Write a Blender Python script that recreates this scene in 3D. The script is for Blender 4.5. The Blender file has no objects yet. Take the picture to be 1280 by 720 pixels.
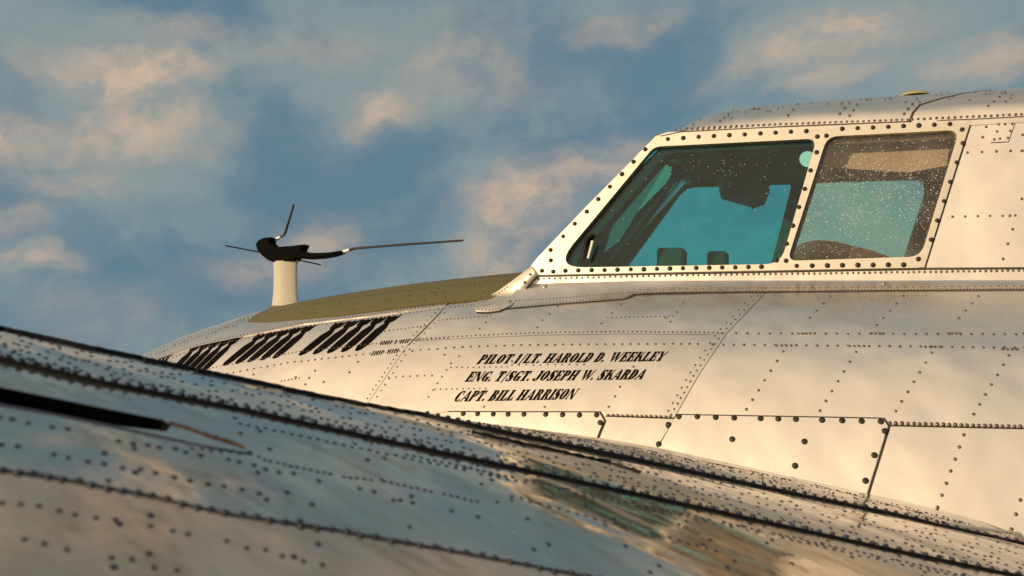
import bpy, bmesh, math, random
from math import sin, cos, pi, radians, atan2, sqrt
from mathutils import Vector, Matrix
from mathutils.bvhtree import BVHTree
from mathutils.geometry import delaunay_2d_cdt, tessellate_polygon
random.seed(7)
SC = bpy.context.scene
COL = SC.collection

# ------------------------------------------------------------------ camera
TH, PH, RO, F = radians(19), radians(4.0), radians(1.46), 1150.0
CAM = Vector((0, -3.9, 0))
fv = Vector((-sin(TH)*cos(PH), cos(TH)*cos(PH), sin(PH)))
rv = fv.cross(Vector((0, 0, 1))).normalized()
uv_ = rv.cross(fv).normalized()
up = uv_*cos(RO) - rv*sin(RO)
rt = rv*cos(RO) + uv_*sin(RO)
cd = bpy.data.cameras.new('camera'); cam = bpy.data.objects.new('camera', cd); COL.objects.link(cam)
# the aircraft stands on its tail wheel: everything is drawn in the aircraft's own frame, then pitched nose-up
PITCH = radians(8); T3 = Matrix.Rotation(PITCH, 3, 'Y')
T4 = Matrix.Translation(CAM) @ T3.to_4x4() @ Matrix.Translation(-CAM)
cam.matrix_world = T4 @ Matrix.Translation(CAM) @ Matrix((rt, up, -fv)).transposed().to_4x4()
cd.sensor_width = 36; cd.lens = F/1280*36; cd.clip_start = 0.02; cd.clip_end = 20000
cd.dof.use_dof = True; cd.dof.focus_distance = 3.0; cd.dof.aperture_fstop = 4.8
SC.camera = cam
SC.cycles.caustics_reflective = False; SC.cycles.blur_glossy = 1.0
SC.view_settings.view_transform = 'Standard'; SC.view_settings.look = 'None'
SC.view_settings.exposure = 0.0; SC.view_settings.gamma = 1.0
def ray(px, py): return (fv*F + rt*(px-640) - up*(py-360)).normalized()
def at(px, py, depth):                      # point at a depth along the optical axis
    return CAM + (fv*F + rt*(px-640) - up*(py-360))*(depth/F)

# ------------------------------------------------------------------ light
SUN_EL = radians(21)
sd = Vector((-0.62, -0.78, 0)).normalized()
to_sun = Vector((sd.x*cos(SUN_EL), sd.y*cos(SUN_EL), sin(SUN_EL)))
sl = bpy.data.lights.new('sun', 'SUN'); sun = bpy.data.objects.new('sun', sl); COL.objects.link(sun)
sl.energy = 4.9; sl.angle = radians(0.6); sl.color = (1.0, 0.79, 0.50)
sun.rotation_euler = to_sun.to_track_quat('Z', 'Y').to_euler(); sun.location = (0, 0, 30)

# ------------------------------------------------------------------ world: evening sky with broken cloud
W = bpy.data.worlds.new('World'); SC.world = W; W.use_nodes = True
nt = W.node_tree; N = nt.nodes; L = nt.links; N.clear()
def nd(t, **kw):
    n = N.new(t)
    for k, v in kw.items(): setattr(n, k, v)
    return n
def mth(op, a, b=None, c=None, clamp=False):
    n = nd('ShaderNodeMath', operation=op); n.use_clamp = clamp
    for i, v in enumerate((a, b, c)):
        if v is None: continue
        if isinstance(v, (int, float)): n.inputs[i].default_value = v
        else: L.new(v, n.inputs[i])
    return n.outputs[0]
def mixc(f, a, b):
    n = nd('ShaderNodeMix', data_type='RGBA')
    for s, v in ((n.inputs[0], f), (n.inputs[6], a), (n.inputs[7], b)):
        if isinstance(v, (int, float)): s.default_value = v
        elif isinstance(v, tuple): s.default_value = (*v, 1)
        else: L.new(v, s)
    return n.outputs[2]
def noise(vec, scale, detail, rough=.5, dist=0.0):
    n = nd('ShaderNodeTexNoise'); n.inputs['Scale'].default_value = scale
    n.inputs['Detail'].default_value = detail; n.inputs['Roughness'].default_value = rough
    n.inputs['Distortion'].default_value = dist
    L.new(vec, n.inputs['Vector']); return n
def ramp(v, a, b):
    n = nd('ShaderNodeMapRange', interpolation_type='SMOOTHERSTEP')
    n.inputs[1].default_value = a; n.inputs[2].default_value = b
    L.new(v, n.inputs[0]); return n.outputs[0]
tc = nd('ShaderNodeTexCoord')
sky = nd('ShaderNodeTexSky', sky_type='NISHITA'); sky.sun_disc = False
sky.sun_elevation = SUN_EL; sky.sun_rotation = atan2(to_sun.x, to_sun.y)
sky.dust_density = 2.0; sky.air_density = 1.2
bg1 = nd('ShaderNodeBackground'); bg1.inputs[1].default_value = 0.11
L.new(sky.outputs[0], bg1.inputs[0])
mp = nd('ShaderNodeMapping'); mp.inputs['Scale'].default_value = (1, 1, 1.45)
L.new(tc.outputs['Generated'], mp.inputs[0])
wn = noise(mp.outputs[0], 6.5, 5, .6)
wv = nd('ShaderNodeVectorMath', operation='SCALE'); L.new(wn.outputs['Color'], wv.inputs[0]); wv.inputs[3].default_value = 0.14
wa = nd('ShaderNodeVectorMath', operation='ADD'); L.new(mp.outputs[0], wa.inputs[0]); L.new(wv.outputs[0], wa.inputs[1])
wo = nd('ShaderNodeVectorMath', operation='ADD'); L.new(wa.outputs[0], wo.inputs[0]); wo.inputs[1].default_value = (-.07, -.07, -.07)
base_n = noise(wo.outputs[0], 4.6, 6, .55).outputs[0]
fine_n = noise(wo.outputs[0], 17.0, 7, .62).outputs[0]
# sunlit cloud patches: (pixel-free) directions, half size
blobs = [(160, 98, 85, 26, .95), (150, 160, 100, 28, .75), (15, 165, 55, 26, .9), (480, 135, 45, 22, .7), (385, 65, 170, 25, .25),
         (650, 255, 70, 45, .85), (615, 320, 55, 35, .7), (740, 215, 90, 32, .7), (585, 80, 90, 45, .35), (1040, 50, 85, 30, .75), (770, 32, 60, 20, .45), (1230, 75, 60, 26, .55),
         (45, 338, 45, 20, .6), (395, 298, 50, 22, .6), (70, 222, 90, 20, .35), (330, 335, 80, 24, .35), (15, 280, 35, 18, .45), (1060, 103, 60, 16, .5), (190, 45, 80, 16, .35), (940, 85, 60, 20, .35), (120,400,90,30,.3)]
tot = None
for bx_, by_, sx_, sy_, st in blobs:
    d = T3 @ ray(bx_, by_); c = Vector((d.x, d.y, d.z*1.45))
    sub = nd('ShaderNodeVectorMath', operation='SUBTRACT'); L.new(wo.outputs[0], sub.inputs[0]); sub.inputs[1].default_value = c
    sc = nd('ShaderNodeVectorMath', operation='MULTIPLY'); L.new(sub.outputs[0], sc.inputs[0])
    a = F/sx_*1.15; b = F/sy_/1.45*1.1; st *= .82
    sc.inputs[1].default_value = (a, a, b)
    ln = nd('ShaderNodeVectorMath', operation='LENGTH'); L.new(sc.outputs[0], ln.inputs[0])
    g = nd('ShaderNodeMapRange', interpolation_type='SMOOTHERSTEP'); L.new(ln.outputs['Value'], g.inputs[0])
    g.inputs[1].default_value = 2.1; g.inputs[2].default_value = 0.0; g.inputs[3].default_value = 0; g.inputs[4].default_value = st
    tot = g.outputs[0] if tot is None else mth('MAXIMUM', tot, g.outputs[0])
# elsewhere the same clouds by noise
els = ramp(noise(wo.outputs[0], 5.0, 3, .5).outputs[0], .52, .72)
dv = nd('ShaderNodeVectorMath', operation='DOT_PRODUCT'); L.new(tc.outputs['Generated'], dv.inputs[0]); dv.inputs[1].default_value = T3 @ fv
outside = ramp(dv.outputs['Value'], .86, .74)
tot = mth('MAXIMUM', tot, mth('MULTIPLY', els, outside))
peach = mth('MULTIPLY', tot, mth('ADD', mth('MULTIPLY', ramp(fine_n, .32, .68), .75), .38), clamp=True)
# nearer the sun the cloud glows warmer and brighter
dsn = nd('ShaderNodeVectorMath', operation='DOT_PRODUCT'); L.new(tc.outputs['Generated'], dsn.inputs[0]); dsn.inputs[1].default_value = to_sun
glow = ramp(dsn.outputs['Value'], .0, 1.0)
ccol = mixc(ramp(base_n, .36, .64), (.118, .21, .28), (.235, .30, .312))
ccol = mixc(peach, ccol, (.70, .50, .345))
ccol = mixc(glow, ccol, (1.2, .95, .68))
bg2 = nd('ShaderNodeBackground'); L.new(ccol, bg2.inputs[0]); bg2.inputs[1].default_value = 1.0
cover = mth('MAXIMUM', mth('ADD', mth('MULTIPLY', ramp(fine_n, .3, .6), .07), .91), peach)
ms = nd('ShaderNodeMixShader'); L.new(cover, ms.inputs[0]); L.new(bg1.outputs[0], ms.inputs[1]); L.new(bg2.outputs[0], ms.inputs[2])
ow = nd('ShaderNodeOutputWorld'); L.new(ms.outputs[0], ow.inputs[0])

# ------------------------------------------------------------------ materials
def newmat(name):
    m = bpy.data.materials.new(name); m.use_nodes = True
    return m, m.node_tree.nodes, m.node_tree.links, m.node_tree.nodes['Principled BSDF']
def simple(name, col, rough=.5, metal=0.0, bump=0.0, bscale=60, var=.15, spec=.25):
    m, n, l, p = newmat(name); p.inputs['Specular IOR Level'].default_value = spec
    t = n.new('ShaderNodeTexCoord'); nz = n.new('ShaderNodeTexNoise'); nz.inputs['Scale'].default_value = bscale; nz.inputs['Detail'].default_value = 4
    l.new(t.outputs['Object'], nz.inputs['Vector'])
    mx = n.new('ShaderNodeMix'); mx.data_type = 'RGBA'; l.new(nz.outputs[0], mx.inputs[0])
    mx.inputs[6].default_value = (*[c*(1-var) for c in col], 1); mx.inputs[7].default_value = (*[min(1, c*(1+var)) for c in col], 1)
    l.new(mx.outputs[2], p.inputs['Base Color'])
    p.inputs['Roughness'].default_value = rough; p.inputs['Metallic'].default_value = metal
    if bump:
        b = n.new('ShaderNodeBump'); b.inputs['Strength'].default_value = bump; b.inputs['Distance'].default_value = .002
        l.new(nz.outputs[0], b.inputs['Height']); l.new(b.outputs[0], p.inputs['Normal'])
    return m
def alu(name, col, rough, metal, dent=.012, dscale=2.2, streak=(1, 1, 1), dirt=.3, rvar=.08, fine=.02, dirtcol=(.36, .29, .21), spec=.5, rotz=0.0, dstretch=False):
    m, n, l, p = newmat(name); p.inputs['Specular IOR Level'].default_value = spec
    t = n.new('ShaderNodeTexCoord'); oi = n.new('ShaderNodeObjectInfo')
    mpn = n.new('ShaderNodeMapping'); mpn.inputs['Scale'].default_value = streak; mpn.inputs['Rotation'].default_value = (0, 0, -rotz)
    l.new(t.outputs['Object'], mpn.inputs[0])
    def nz(sc, det, src=mpn.outputs[0], r=.5):
        q = n.new('ShaderNodeTexNoise'); q.inputs['Scale'].default_value = sc; q.inputs['Detail'].default_value = det; q.inputs['Roughness'].default_value = r
        l.new(src, q.inputs['Vector']); return q.outputs[0]
    def mr(v, a, b, c, d):
        q = n.new('ShaderNodeMapRange'); l.new(v, q.inputs[0])
        for i, x in enumerate((a, b, c, d)): q.inputs[i+1].default_value = x
        return q.outputs[0]
    n1 = nz(3.5, 6, r=.6); n2 = nz(dscale, 2, src=mpn.outputs[0] if dstretch else t.outputs['Object']); n3 = nz(38, 4, r=.5); n4 = nz(14, 5, r=.7)
    mx = n.new('ShaderNodeMix'); mx.data_type = 'RGBA'
    mulf = n.new('ShaderNodeMath'); mulf.operation = 'MULTIPLY'; l.new(mr(n1, .45, .75, 0, 1), mulf.inputs[0]); l.new(mr(n4, .35, .7, .2, 1), mulf.inputs[1])
    sc2 = n.new('ShaderNodeMath'); sc2.operation = 'MULTIPLY'; l.new(mulf.outputs[0], sc2.inputs[0]); sc2.inputs[1].default_value = dirt
    l.new(sc2.outputs[0], mx.inputs[0]); mx.inputs[6].default_value = (*col, 1); mx.inputs[7].default_value = (*dirtcol, 1)
    br = n.new('ShaderNodeHueSaturation'); l.new(mx.outputs[2], br.inputs['Color']); l.new(mr(oi.outputs['Random'], 0, 1, .90, 1.07), br.inputs['Value'])
    l.new(br.outputs[0], p.inputs['Base Color'])
    p.inputs['Metallic'].default_value = metal
    l.new(mr(n4, .3, .7, rough-rvar/2, rough+rvar), p.inputs['Roughness'])
    b1 = n.new('ShaderNodeBump'); b1.inputs['Distance'].default_value = dent; b1.inputs['Strength'].default_value = 1; l.new(n2, b1.inputs['Height'])
    b2 = n.new('ShaderNodeBump'); b2.inputs['Distance'].default_value = .0004; b2.inputs['Strength'].default_value = fine; l.new(n3, b2.inputs['Height'])
    l.new(b1.outputs[0], b2.inputs['Normal']); l.new(b2.outputs[0], p.inputs['Normal'])
    return m
M = {}
WANG = atan2((at(0, 414, 1.35)-at(1280, 681, 2.33)).y, (at(0, 414, 1.35)-at(1280, 681, 2.33)).x)
M['alu'] = alu('polished_aluminium', (.83, .75, .655), .27, .93, dent=.017, dscale=3.2, dirt=.14)
M['frame'] = alu('frame_aluminium', (.74, .665, .55), .34, .85, dent=.002, dirt=.3)
M['wing'] = alu('weathered_wing_aluminium', (.72, .62, .50), .08, .95, dent=.0085, dscale=1.5, streak=(1.2, 4, 4), dirt=1.0, rvar=.20, dirtcol=(.30, .21, .13), rotz=WANG, dstretch=True)  # brown dirt streaks also paint in the warm cloud reflection
M['wing_tan'] = alu('peach_reflection_wing_aluminium', (.80, .58, .42), .17, .9, dent=.0085, dscale=1.5, streak=(1.2, 4, 4), dirt=.9, rvar=.16, dirtcol=(.30, .20, .12), rotz=WANG, dstretch=True)  # tan base and streaks paint in the peach cloud reflection
M['rivet'] = simple('rivet_metal', (.13, .10, .08), .42, .75, var=.3, bscale=25)
M['bolt'] = simple('dark_screw_metal', (.032, .025, .02), .5, .5, var=.35, bscale=20)
M['wrivet'] = simple('wing_rivet_metal', (.035, .042, .065), .5, .5, var=.3, bscale=25)
M['seam'] = simple('seam_shadow_sealant', (.035, .028, .022), .7)  # dark strip colour that deepens the shade in the panel gaps
M['rubber'] = simple('black_rubber_strip', (.005, .005, .006), .6, spec=.12, bump=.4, bscale=120)
M['olive'] = alu('olive_antiglare_paint', (.10, .088, .036), .6, 0.0, dent=.004, dirt=.4, dirtcol=(.14, .12, .05), spec=.2)
M['black'] = simple('matt_black_paint', (.002, .002, .002), .7, spec=.03)
M['bomb'] = alu('black_stencil_paint', (.006, .005, .005), .5, 0, dent=.01, dirt=.15, dirtcol=(.03, .014, .009), spec=.0)
M['ink'] = alu('lettering_paint', (.006, .005, .004), .5, 0, dirt=.35, dirtcol=(.05, .02, .01), spec=.0)
M['cream'] = simple('cream_paint', (.40, .37, .30), .5, 0, var=.08, bscale=8)
M['dome'] = simple('yellow_plastic', (.26, .235, .085), .55, 0)
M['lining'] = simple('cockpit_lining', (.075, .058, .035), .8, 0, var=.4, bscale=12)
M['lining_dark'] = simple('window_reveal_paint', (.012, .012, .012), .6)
M['beige'] = simple('beige_panel', (.28, .25, .22), .8, 0, var=.2, bscale=10)
M['leather'] = simple('brown_leather', (.09, .055, .032), .6, 0, bump=.4)
M['brushed'] = simple('antenna_rod_metal', (.02, .012, .009), .5, .2)
M['chrome'] = simple('bright_metal', (.8, .78, .72), .2, .9)
def glassmat(name, tint, film, filmcol, refl=1.0):
    m, n, l, p = newmat(name); n.remove(p)
    tr = n.new('ShaderNodeBsdfTransparent'); tr.inputs[0].default_value = (*tint, 1)
    gl = n.new('ShaderNodeBsdfGlossy'); gl.inputs['Roughness'].default_value = .015; gl.inputs[0].default_value = (refl, refl, refl, 1)
    df = n.new('ShaderNodeBsdfDiffuse'); df.inputs[0].default_value = (*filmcol, 1)
    lw = n.new('ShaderNodeFresnel'); lw.inputs[0].default_value = 1.45
    t = n.new('ShaderNodeTexCoord'); nz = n.new('ShaderNodeTexNoise'); nz.inputs['Scale'].default_value = 9; nz.inputs['Detail'].default_value = 6
    l.new(t.outputs['Object'], nz.inputs['Vector'])
    mr = n.new('ShaderNodeMapRange'); l.new(nz.outputs[0], mr.inputs[0]); mr.inputs[1].default_value = .3; mr.inputs[2].default_value = .8; mr.inputs[3].default_value = film*.4; mr.inputs[4].default_value = film*1.6
    b = n.new('ShaderNodeBump'); b.inputs['Distance'].default_value = .003; b.inputs['Strength'].default_value = .2; l.new(nz.outputs[0], b.inputs['Height']); l.new(b.outputs[0], gl.inputs['Normal'])
    m1 = n.new('ShaderNodeMixShader'); l.new(mr.outputs[0], m1.inputs[0]); l.new(tr.outputs[0], m1.inputs[1]); l.new(df.outputs[0], m1.inputs[2])
    m2 = n.new('ShaderNodeMixShader'); l.new(lw.outputs[0], m2.inputs[0]); l.new(m1.outputs[0], m2.inputs[1]); l.new(gl.outputs[0], m2.inputs[2])
    l.new(m2.outputs[0], n['Material Output'].inputs[0]); return m
M['glass_teal'] = glassmat('teal_tinted_glass', (.12, .80, .84), .02, (.2, .5, .5))
M['glass_clear'] = glassmat('rain_spotted_glass', (.95, .88, .76), .07, (.55, .50, .42))
M['glass_far'] = glassmat('far_tinted_glass', (.42, .96, .88), .02, (.2, .5, .5))
def watermat():
    m, n, l, p = newmat('water_drop'); p.inputs['Base Color'].default_value = (.9, .86, .8, 1)
    p.inputs['Roughness'].default_value = .12; p.inputs['Transmission Weight'].default_value = .35; p.inputs['IOR'].default_value = 1.33
    return m
M['water'] = watermat()
def groundmat():
    m, n, l, p = newmat('concrete_apron')
    t = n.new('ShaderNodeTexCoord'); a = n.new('ShaderNodeTexNoise'); a.inputs['Scale'].default_value = .6; a.inputs['Detail'].default_value = 8
    l.new(t.outputs['Object'], a.inputs['Vector']); r = n.new('ShaderNodeValToRGB'); l.new(a.outputs[0], r.inputs[0])
    r.color_ramp.elements[0].color = (.20, .18, .155, 1); r.color_ramp.elements[1].color = (.36, .33, .29, 1)
    l.new(r.outputs[0], p.inputs['Base Color']); p.inputs['Roughness'].default_value = .85; return m
M['ground'] = groundmat()

# ------------------------------------------------------------------ object helpers
ROOT_LOC = Vector((0, 0, -2.9))
root = bpy.data.objects.new('bomber_aircraft', None); COL.objects.link(root); root.matrix_world = T4 @ Matrix.Translation(ROOT_LOC)
root['label'] = 'bare metal bomber aircraft with riveted nose, cockpit windows and painted bomb tallies'
root['category'] = 'aircraft'
def link(name, me, mat, parent=None, kind=None, label=None, loc=None):
    o = bpy.data.objects.new(name, me); COL.objects.link(o)
    if mat is not None and not me.materials: me.materials.append(mat)
    if parent is not None:
        o.parent = parent
        if parent is root: o.location = -ROOT_LOC
    if kind: o['kind'] = kind
    if label: o['label'] = label
    return o
def mesh(name, vs, fs, smooth=True, sharp=35):
    me = bpy.data.meshes.new(name); me.from_pydata([tuple(v) for v in vs], [], fs); me.validate()
    if smooth:
        me.polygons.foreach_set('use_smooth', [True]*len(me.polygons))
        if sharp: me.set_sharp_from_angle(angle=radians(sharp))
    me.update(); return me

# ------------------------------------------------------------------ surfaces
def interp(tab, x):
    if x <= tab[0][0]: return tab[0][1]
    if x >= tab[-1][0]: return tab[-1][1]
    for i in range(len(tab)-1):
        if tab[i][0] <= x <= tab[i+1][0]:
            x0, y0 = tab[i]; x1, y1 = tab[i+1]
            def sl(j):
                if j <= 0: return (tab[1][1]-tab[0][1])/(tab[1][0]-tab[0][0])
                if j >= len(tab)-1: return (tab[-1][1]-tab[-2][1])/(tab[-1][0]-tab[-2][0])
                return (tab[j+1][1]-tab[j-1][1])/(tab[j+1][0]-tab[j-1][0])
            h = x1-x0; t = (x-x0)/h
            return (2*t**3-3*t**2+1)*y0 + (t**3-2*t**2+t)*h*sl(i) + (-2*t**3+3*t**2)*y1 + (t**3-t**2)*h*sl(i+1)
ZTOP = [(-4.45, -1.05), (-4.2, -.78), (-3.8, -.40), (-3.3, -.09), (-3.0, .04), (-2.78, .11), (-2.5, .185), (-2.0, .27), (-1.3, .345), (-.6, .385), (0, .40), (4.5, .41)]
WID = [(-4.45, .08), (-4.2, .36), (-3.8, .56), (-3.3, .72), (-3.0, .80), (-2.5, .91), (-2.0, .99), (-1.3, 1.07), (0, 1.12), (4.5, 1.14)]
ZC = [(-4.45, -1.05), (-4.2, -.98), (-3.3, -.82), (-2.5, -.76), (4.5, -.75)]
class Surf: pass
class Fus(Surf):
    def P(s, u, a):
        zc = interp(ZC, u); h = interp(ZTOP, u)-zc; return Vector((u, -interp(WID, u)*cos(a), zc+h*sin(a)))
    def uv(s, p):
        zc = interp(ZC, p.x); h = interp(ZTOP, p.x)-zc; return (p.x, atan2((p.z-zc)/h, -p.y/interp(WID, p.x)))
    rng = (-4.4, 4.5, -1.2, pi*.75); n = (180, 120); m = (1.0, 1.1)
TILT = .20
def wall_y(x, z): return -(.535 - TILT*(z-.2) + .02*x)
class Wall(Surf):
    def P(s, u, v): return Vector((u, wall_y(u, v), v))
    def uv(s, p): return (p.x, p.z)
    rng = (-2.0, 4.5, -.2, 1.4); n = (60, 20); m = (1, 1)
ZB = .818
ZR = [(-.66, .83), (-.60, .885), (-.52, .955), (-.43, .995), (-.2, 1.02), (.3, 1.025), (.7, 1.022), (1.2, 1.015), (4.5, .93)]
class Roof(Surf):
    def P(s, u, b):
        e = .75
        sb = sin(b); return Vector((u, wall_y(u, ZB)*cos(b), ZB+(interp(ZR, u)-ZB)*(abs(sb)**.9)*(1 if sb > 0 else -1)))
    def uv(s, p):
        return (p.x, math.acos(max(-1, min(1, p.y/wall_y(p.x, ZB)))))
    rng = (-.655, 4.5, 0.0, pi); n = (110, 60); m = (1, .5)
A3 = at(1280, 681, 2.33); B3 = at(0, 414, 1.35)
eh = (B3-A3); SL = eh.length; ehn = eh.normalized()
nh = Vector((ehn.y, -ehn.x, 0)).normalized()
if nh.dot(CAM-A3) < 0: nh = -nh
def wdrop(q, u):
    if q > 0: return -.34*q*q
    w = max(0.0, min(1.0, (1.95-u)/1.1)); w = w*w*(3-2*w)
    return w*WM*abs(q)-(.10+.34*w)*q*q-.16*abs(q)**3
WM = .305
class Wing(Surf):
    def P(s, u, q): return A3 + ehn*u + nh*q + Vector((0, 0, wdrop(q, u)))
    def uv(s, p):
        d = p-A3; d = Vector((d.x, d.y, 0)); eh2 = Vector((ehn.x, ehn.y, 0)); l2 = eh2.length
        return (d.dot(eh2)/(l2*l2), d.dot(nh))
    rng = (-1.5, 4.2, -1.1, 1.6); n = (120, 80); m = (1, 1)
FUS, WALL, ROOF, WING = Fus(), Wall(), Roof(), Wing()
for S in (FUS, WALL, ROOF, WING):
    u0, u1, v0, v1 = S.rng; nu, nv = S.n
    vs = [S.P(u0+(u1-u0)*i/nu, v0+(v1-v0)*j/nv) for i in range(nu+1) for j in range(nv+1)]
    fs = [(i*(nv+1)+j, (i+1)*(nv+1)+j, (i+1)*(nv+1)+j+1, i*(nv+1)+j+1) for i in range(nu) for j in range(nv)]
    S.grid = (vs, fs); S.bvh = BVHTree.FromPolygons(vs, fs)
    c = {FUS: Vector((0, 0, -.75)), WALL: Vector((0, 1, .5)), ROOF: Vector((0, 0, .6)), WING: A3+Vector((0, 0, -50))}[S]; S.c = c
def nrm(S, u, v):
    e = 1e-3; p = S.P(u, v); a = S.P(u+e, v)-p; b = S.P(u, v+e)-p
    n = a.cross(b)
    if n.length < 1e-12: return Vector((0, 0, 1))
    n.normalize()
    c = Vector((p.x, 0, interp(ZC, p.x))) if S is FUS else (Vector((p.x, 0, .6)) if S is ROOF else S.c)
    return n if n.dot(p-c) > 0 else -n
MISS = [0]
def uvpx(S, px, py):
    h = S.bvh.ray_cast(CAM, ray(px, py))
    if h[0] is None:
        MISS[0] += 1
        for k in range(1, 60):
            h = S.bvh.ray_cast(CAM, ray(px, py+k*1.0))
            if h[0] is not None: break
        else: raise RuntimeError('ray misses %s %s' % (px, py))
    return S.uv(h[0])
def off(S, u, v, d): return S.P(u, v)+nrm(S, u, v)*d

def dens(poly, step, closed=True, m=(1, 1)):
    out = []; n = len(poly)
    for i in range(n if closed else n-1):
        a = poly[i]; b = poly[(i+1) % n]
        k = max(1, int(math.hypot((b[0]-a[0])*m[0], (b[1]-a[1])*m[1])/step))
        for j in range(k): out.append((a[0]+(b[0]-a[0])*j/k, a[1]+(b[1]-a[1])*j/k))
    if not closed: out.append(tuple(poly[-1]))
    return out
def area(p): return sum(p[i][0]*p[(i+1) % len(p)][1]-p[(i+1) % len(p)][0]*p[i][1] for i in range(len(p)))/2
def inset(poly, d, m=(1, 1)):
    q = [(x*m[0], y*m[1]) for x, y in poly]
    if area(q) < 0: q = q[::-1]
    out = []
    for i in range(len(q)):
        a, b, c = Vector(q[i-1]), Vector(q[i]), Vector(q[(i+1) % len(q)])
        e1 = (b-a); e2 = (c-b)
        if e1.length < 1e-9 or e2.length < 1e-9: continue
        e1.normalize(); e2.normalize()
        n1 = Vector((-e1.y, e1.x)); n2 = Vector((-e2.y, e2.x)); nn = n1+n2
        if nn.length < 1e-6: nn = n1
        nn.normalize(); k = d/max(.35, nn.dot(n1)); p = b+nn*k
        out.append((p.x/m[0], p.y/m[1]))
    return out
def pip(p, poly):
    x, y = p; c = False; n = len(poly)
    for i in range(n):
        x0, y0 = poly[i]; x1, y1 = poly[(i+1) % n]
        if (y0 > y) != (y1 > y) and x < (x1-x0)*(y-y0)/(y1-y0)+x0: c = not c
    return c
def patch(S, polys, top, bot, grid=.05):
    """solid sheet on surface S bounded by polys[0] with holes polys[1:]; uv polygons"""
    pts = []; edges = []
    rings = []
    for P in polys:
        k = len(pts); r = list(range(k, k+len(P))); pts += [Vector(p) for p in P]
        edges += [(r[i], r[(i+1) % len(r)]) for i in range(len(r))]; rings.append(r)
    xs = [p[0] for p in polys[0]]; ys = [p[1] for p in polys[0]]
    gx, gy = grid/S.m[0], grid/S.m[1]
    nx = int((max(xs)-min(xs))/gx); ny = int((max(ys)-min(ys))/gy)
    for i in range(1, nx+1):
        for j in range(1, ny+1):
            p = (min(xs)+gx*(i-.5*(j % 2)), min(ys)+gy*j)
            if not pip(p, polys[0]): continue
            if any(pip(p, h) for h in polys[1:]): continue
            near = False
            for P in polys:
                for q in P:
                    if abs(q[0]-p[0]) < gx*.3 and abs(q[1]-p[1]) < gy*.3: near = True; break
                if near: break
            if not near: pts.append(Vector(p))
    vo, eo, fo, ov, oe, of = delaunay_2d_cdt(pts, edges, [], 0, 1e-7)
    vs = [off(S, v.x, v.y, top) for v in vo]; fs = []
    ec = {}
    for f in fo:
        c = sum((vo[i] for i in f), Vector((0, 0)))/len(f)
        if not pip(c, polys[0]) or any(pip(c, h) for h in polys[1:]): continue
        f = list(f)
        a, b, d = vs[f[0]], vs[f[1]], vs[f[2]]
        if (b-a).cross(d-a).dot(nrm(S, c.x, c.y)) < 0: f = f[::-1]
        fs.append(f)
        for i in range(len(f)):
            e = (f[i], f[(i+1) % len(f)]); ec[e] = 1
    if bot is not None:
        nb = {}
        def low(i):
            if i not in nb: nb[i] = len(vs); vs.append(off(S, vo[i].x, vo[i].y, bot))
            return nb[i]
        for (a, b) in list(ec):
            if (b, a) not in ec:            # the cut edge has vertices of its own so its normals stay apart
                k_ = len(vs); vs += [vs[b].copy(), vs[a].copy(), off(S, vo[a].x, vo[a].y, bot), off(S, vo[b].x, vo[b].y, bot)]
                fs.append([k_, k_+1, k_+2, k_+3])
    return vs, fs
def fixn(me, S):
    """true surface normals on the sheet, flat ones on its cut edges"""
    nl = []
    for p in me.polygons:
        vsn = []
        for vi in p.vertices:
            co = me.vertices[vi].co; vsn.append(nrm(S, *S.uv(co)))
        fn = p.normal
        if len(p.vertices) == 3: nl += [n_ if fn.dot(n_) > 0 else -n_ for n_ in vsn]
        else: nl += [fn]*len(vsn)
    me.normals_split_custom_set([tuple(n_) for n_ in nl]); return me
def panel(name, S, px, top, bot, mat, parent, gap=.0012, grid=.05, label=None, holes=(), uvpoly=None, step=6, kind=None):
    poly = uvpoly if uvpoly is not None else [uvpx(S, *p) for p in dens(px, step)]
    poly = inset(poly, gap, S.m) if gap else (poly if area(poly) > 0 else poly[::-1])
    hs = [[uvpx(S, *p) for p in h] for h in holes]
    vs, fs = patch(S, [poly]+hs, top, bot, grid)
    return link(name, fixn(mesh(name, vs, fs, sharp=None), S), mat, parent, kind, label)
def roundpoly(c, r, seg=7):
    out = []; n = len(c)
    for i in range(n):
        a, b, d = Vector(c[i-1]), Vector(c[i]), Vector(c[(i+1) % n]); R = r[i]
        e1 = (a-b).normalized(); e2 = (d-b).normalized()
        ang = e1.angle(e2); t = R/math.tan(ang/2)
        p0 = b+e1*t; p1 = b+e2*t
        for k in range(seg+1):
            s = k/seg; out.append(tuple(p0*(1-s)**2 + b*2*s*(1-s) + p1*s*s))
    return out
def seam(pts_list, S, w, h, parent, mat=None, name='panel_seam', step=10):
    vs = []; fs = []
    for pl in pts_list:
        uvs = [uvpx(S, *p) for p in dens(pl, step, False)]
        P = [off(S, u, v, h) for u, v in uvs]; Ns = [nrm(S, u, v) for u, v in uvs]
        k = len(vs)
        for i in range(len(P)):
            t = (P[min(i+1, len(P)-1)]-P[max(i-1, 0)]).normalized(); sd_ = t.cross(Ns[i])*w/2
            vs += [P[i]+sd_, P[i]-sd_]
        for i in range(len(P)-1): fs.append((k+2*i, k+2*i+1, k+2*i+3, k+2*i+2))
    o = link(name, mesh(name, vs, fs), mat or M['seam'], parent, 'stuff'); return o
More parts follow.
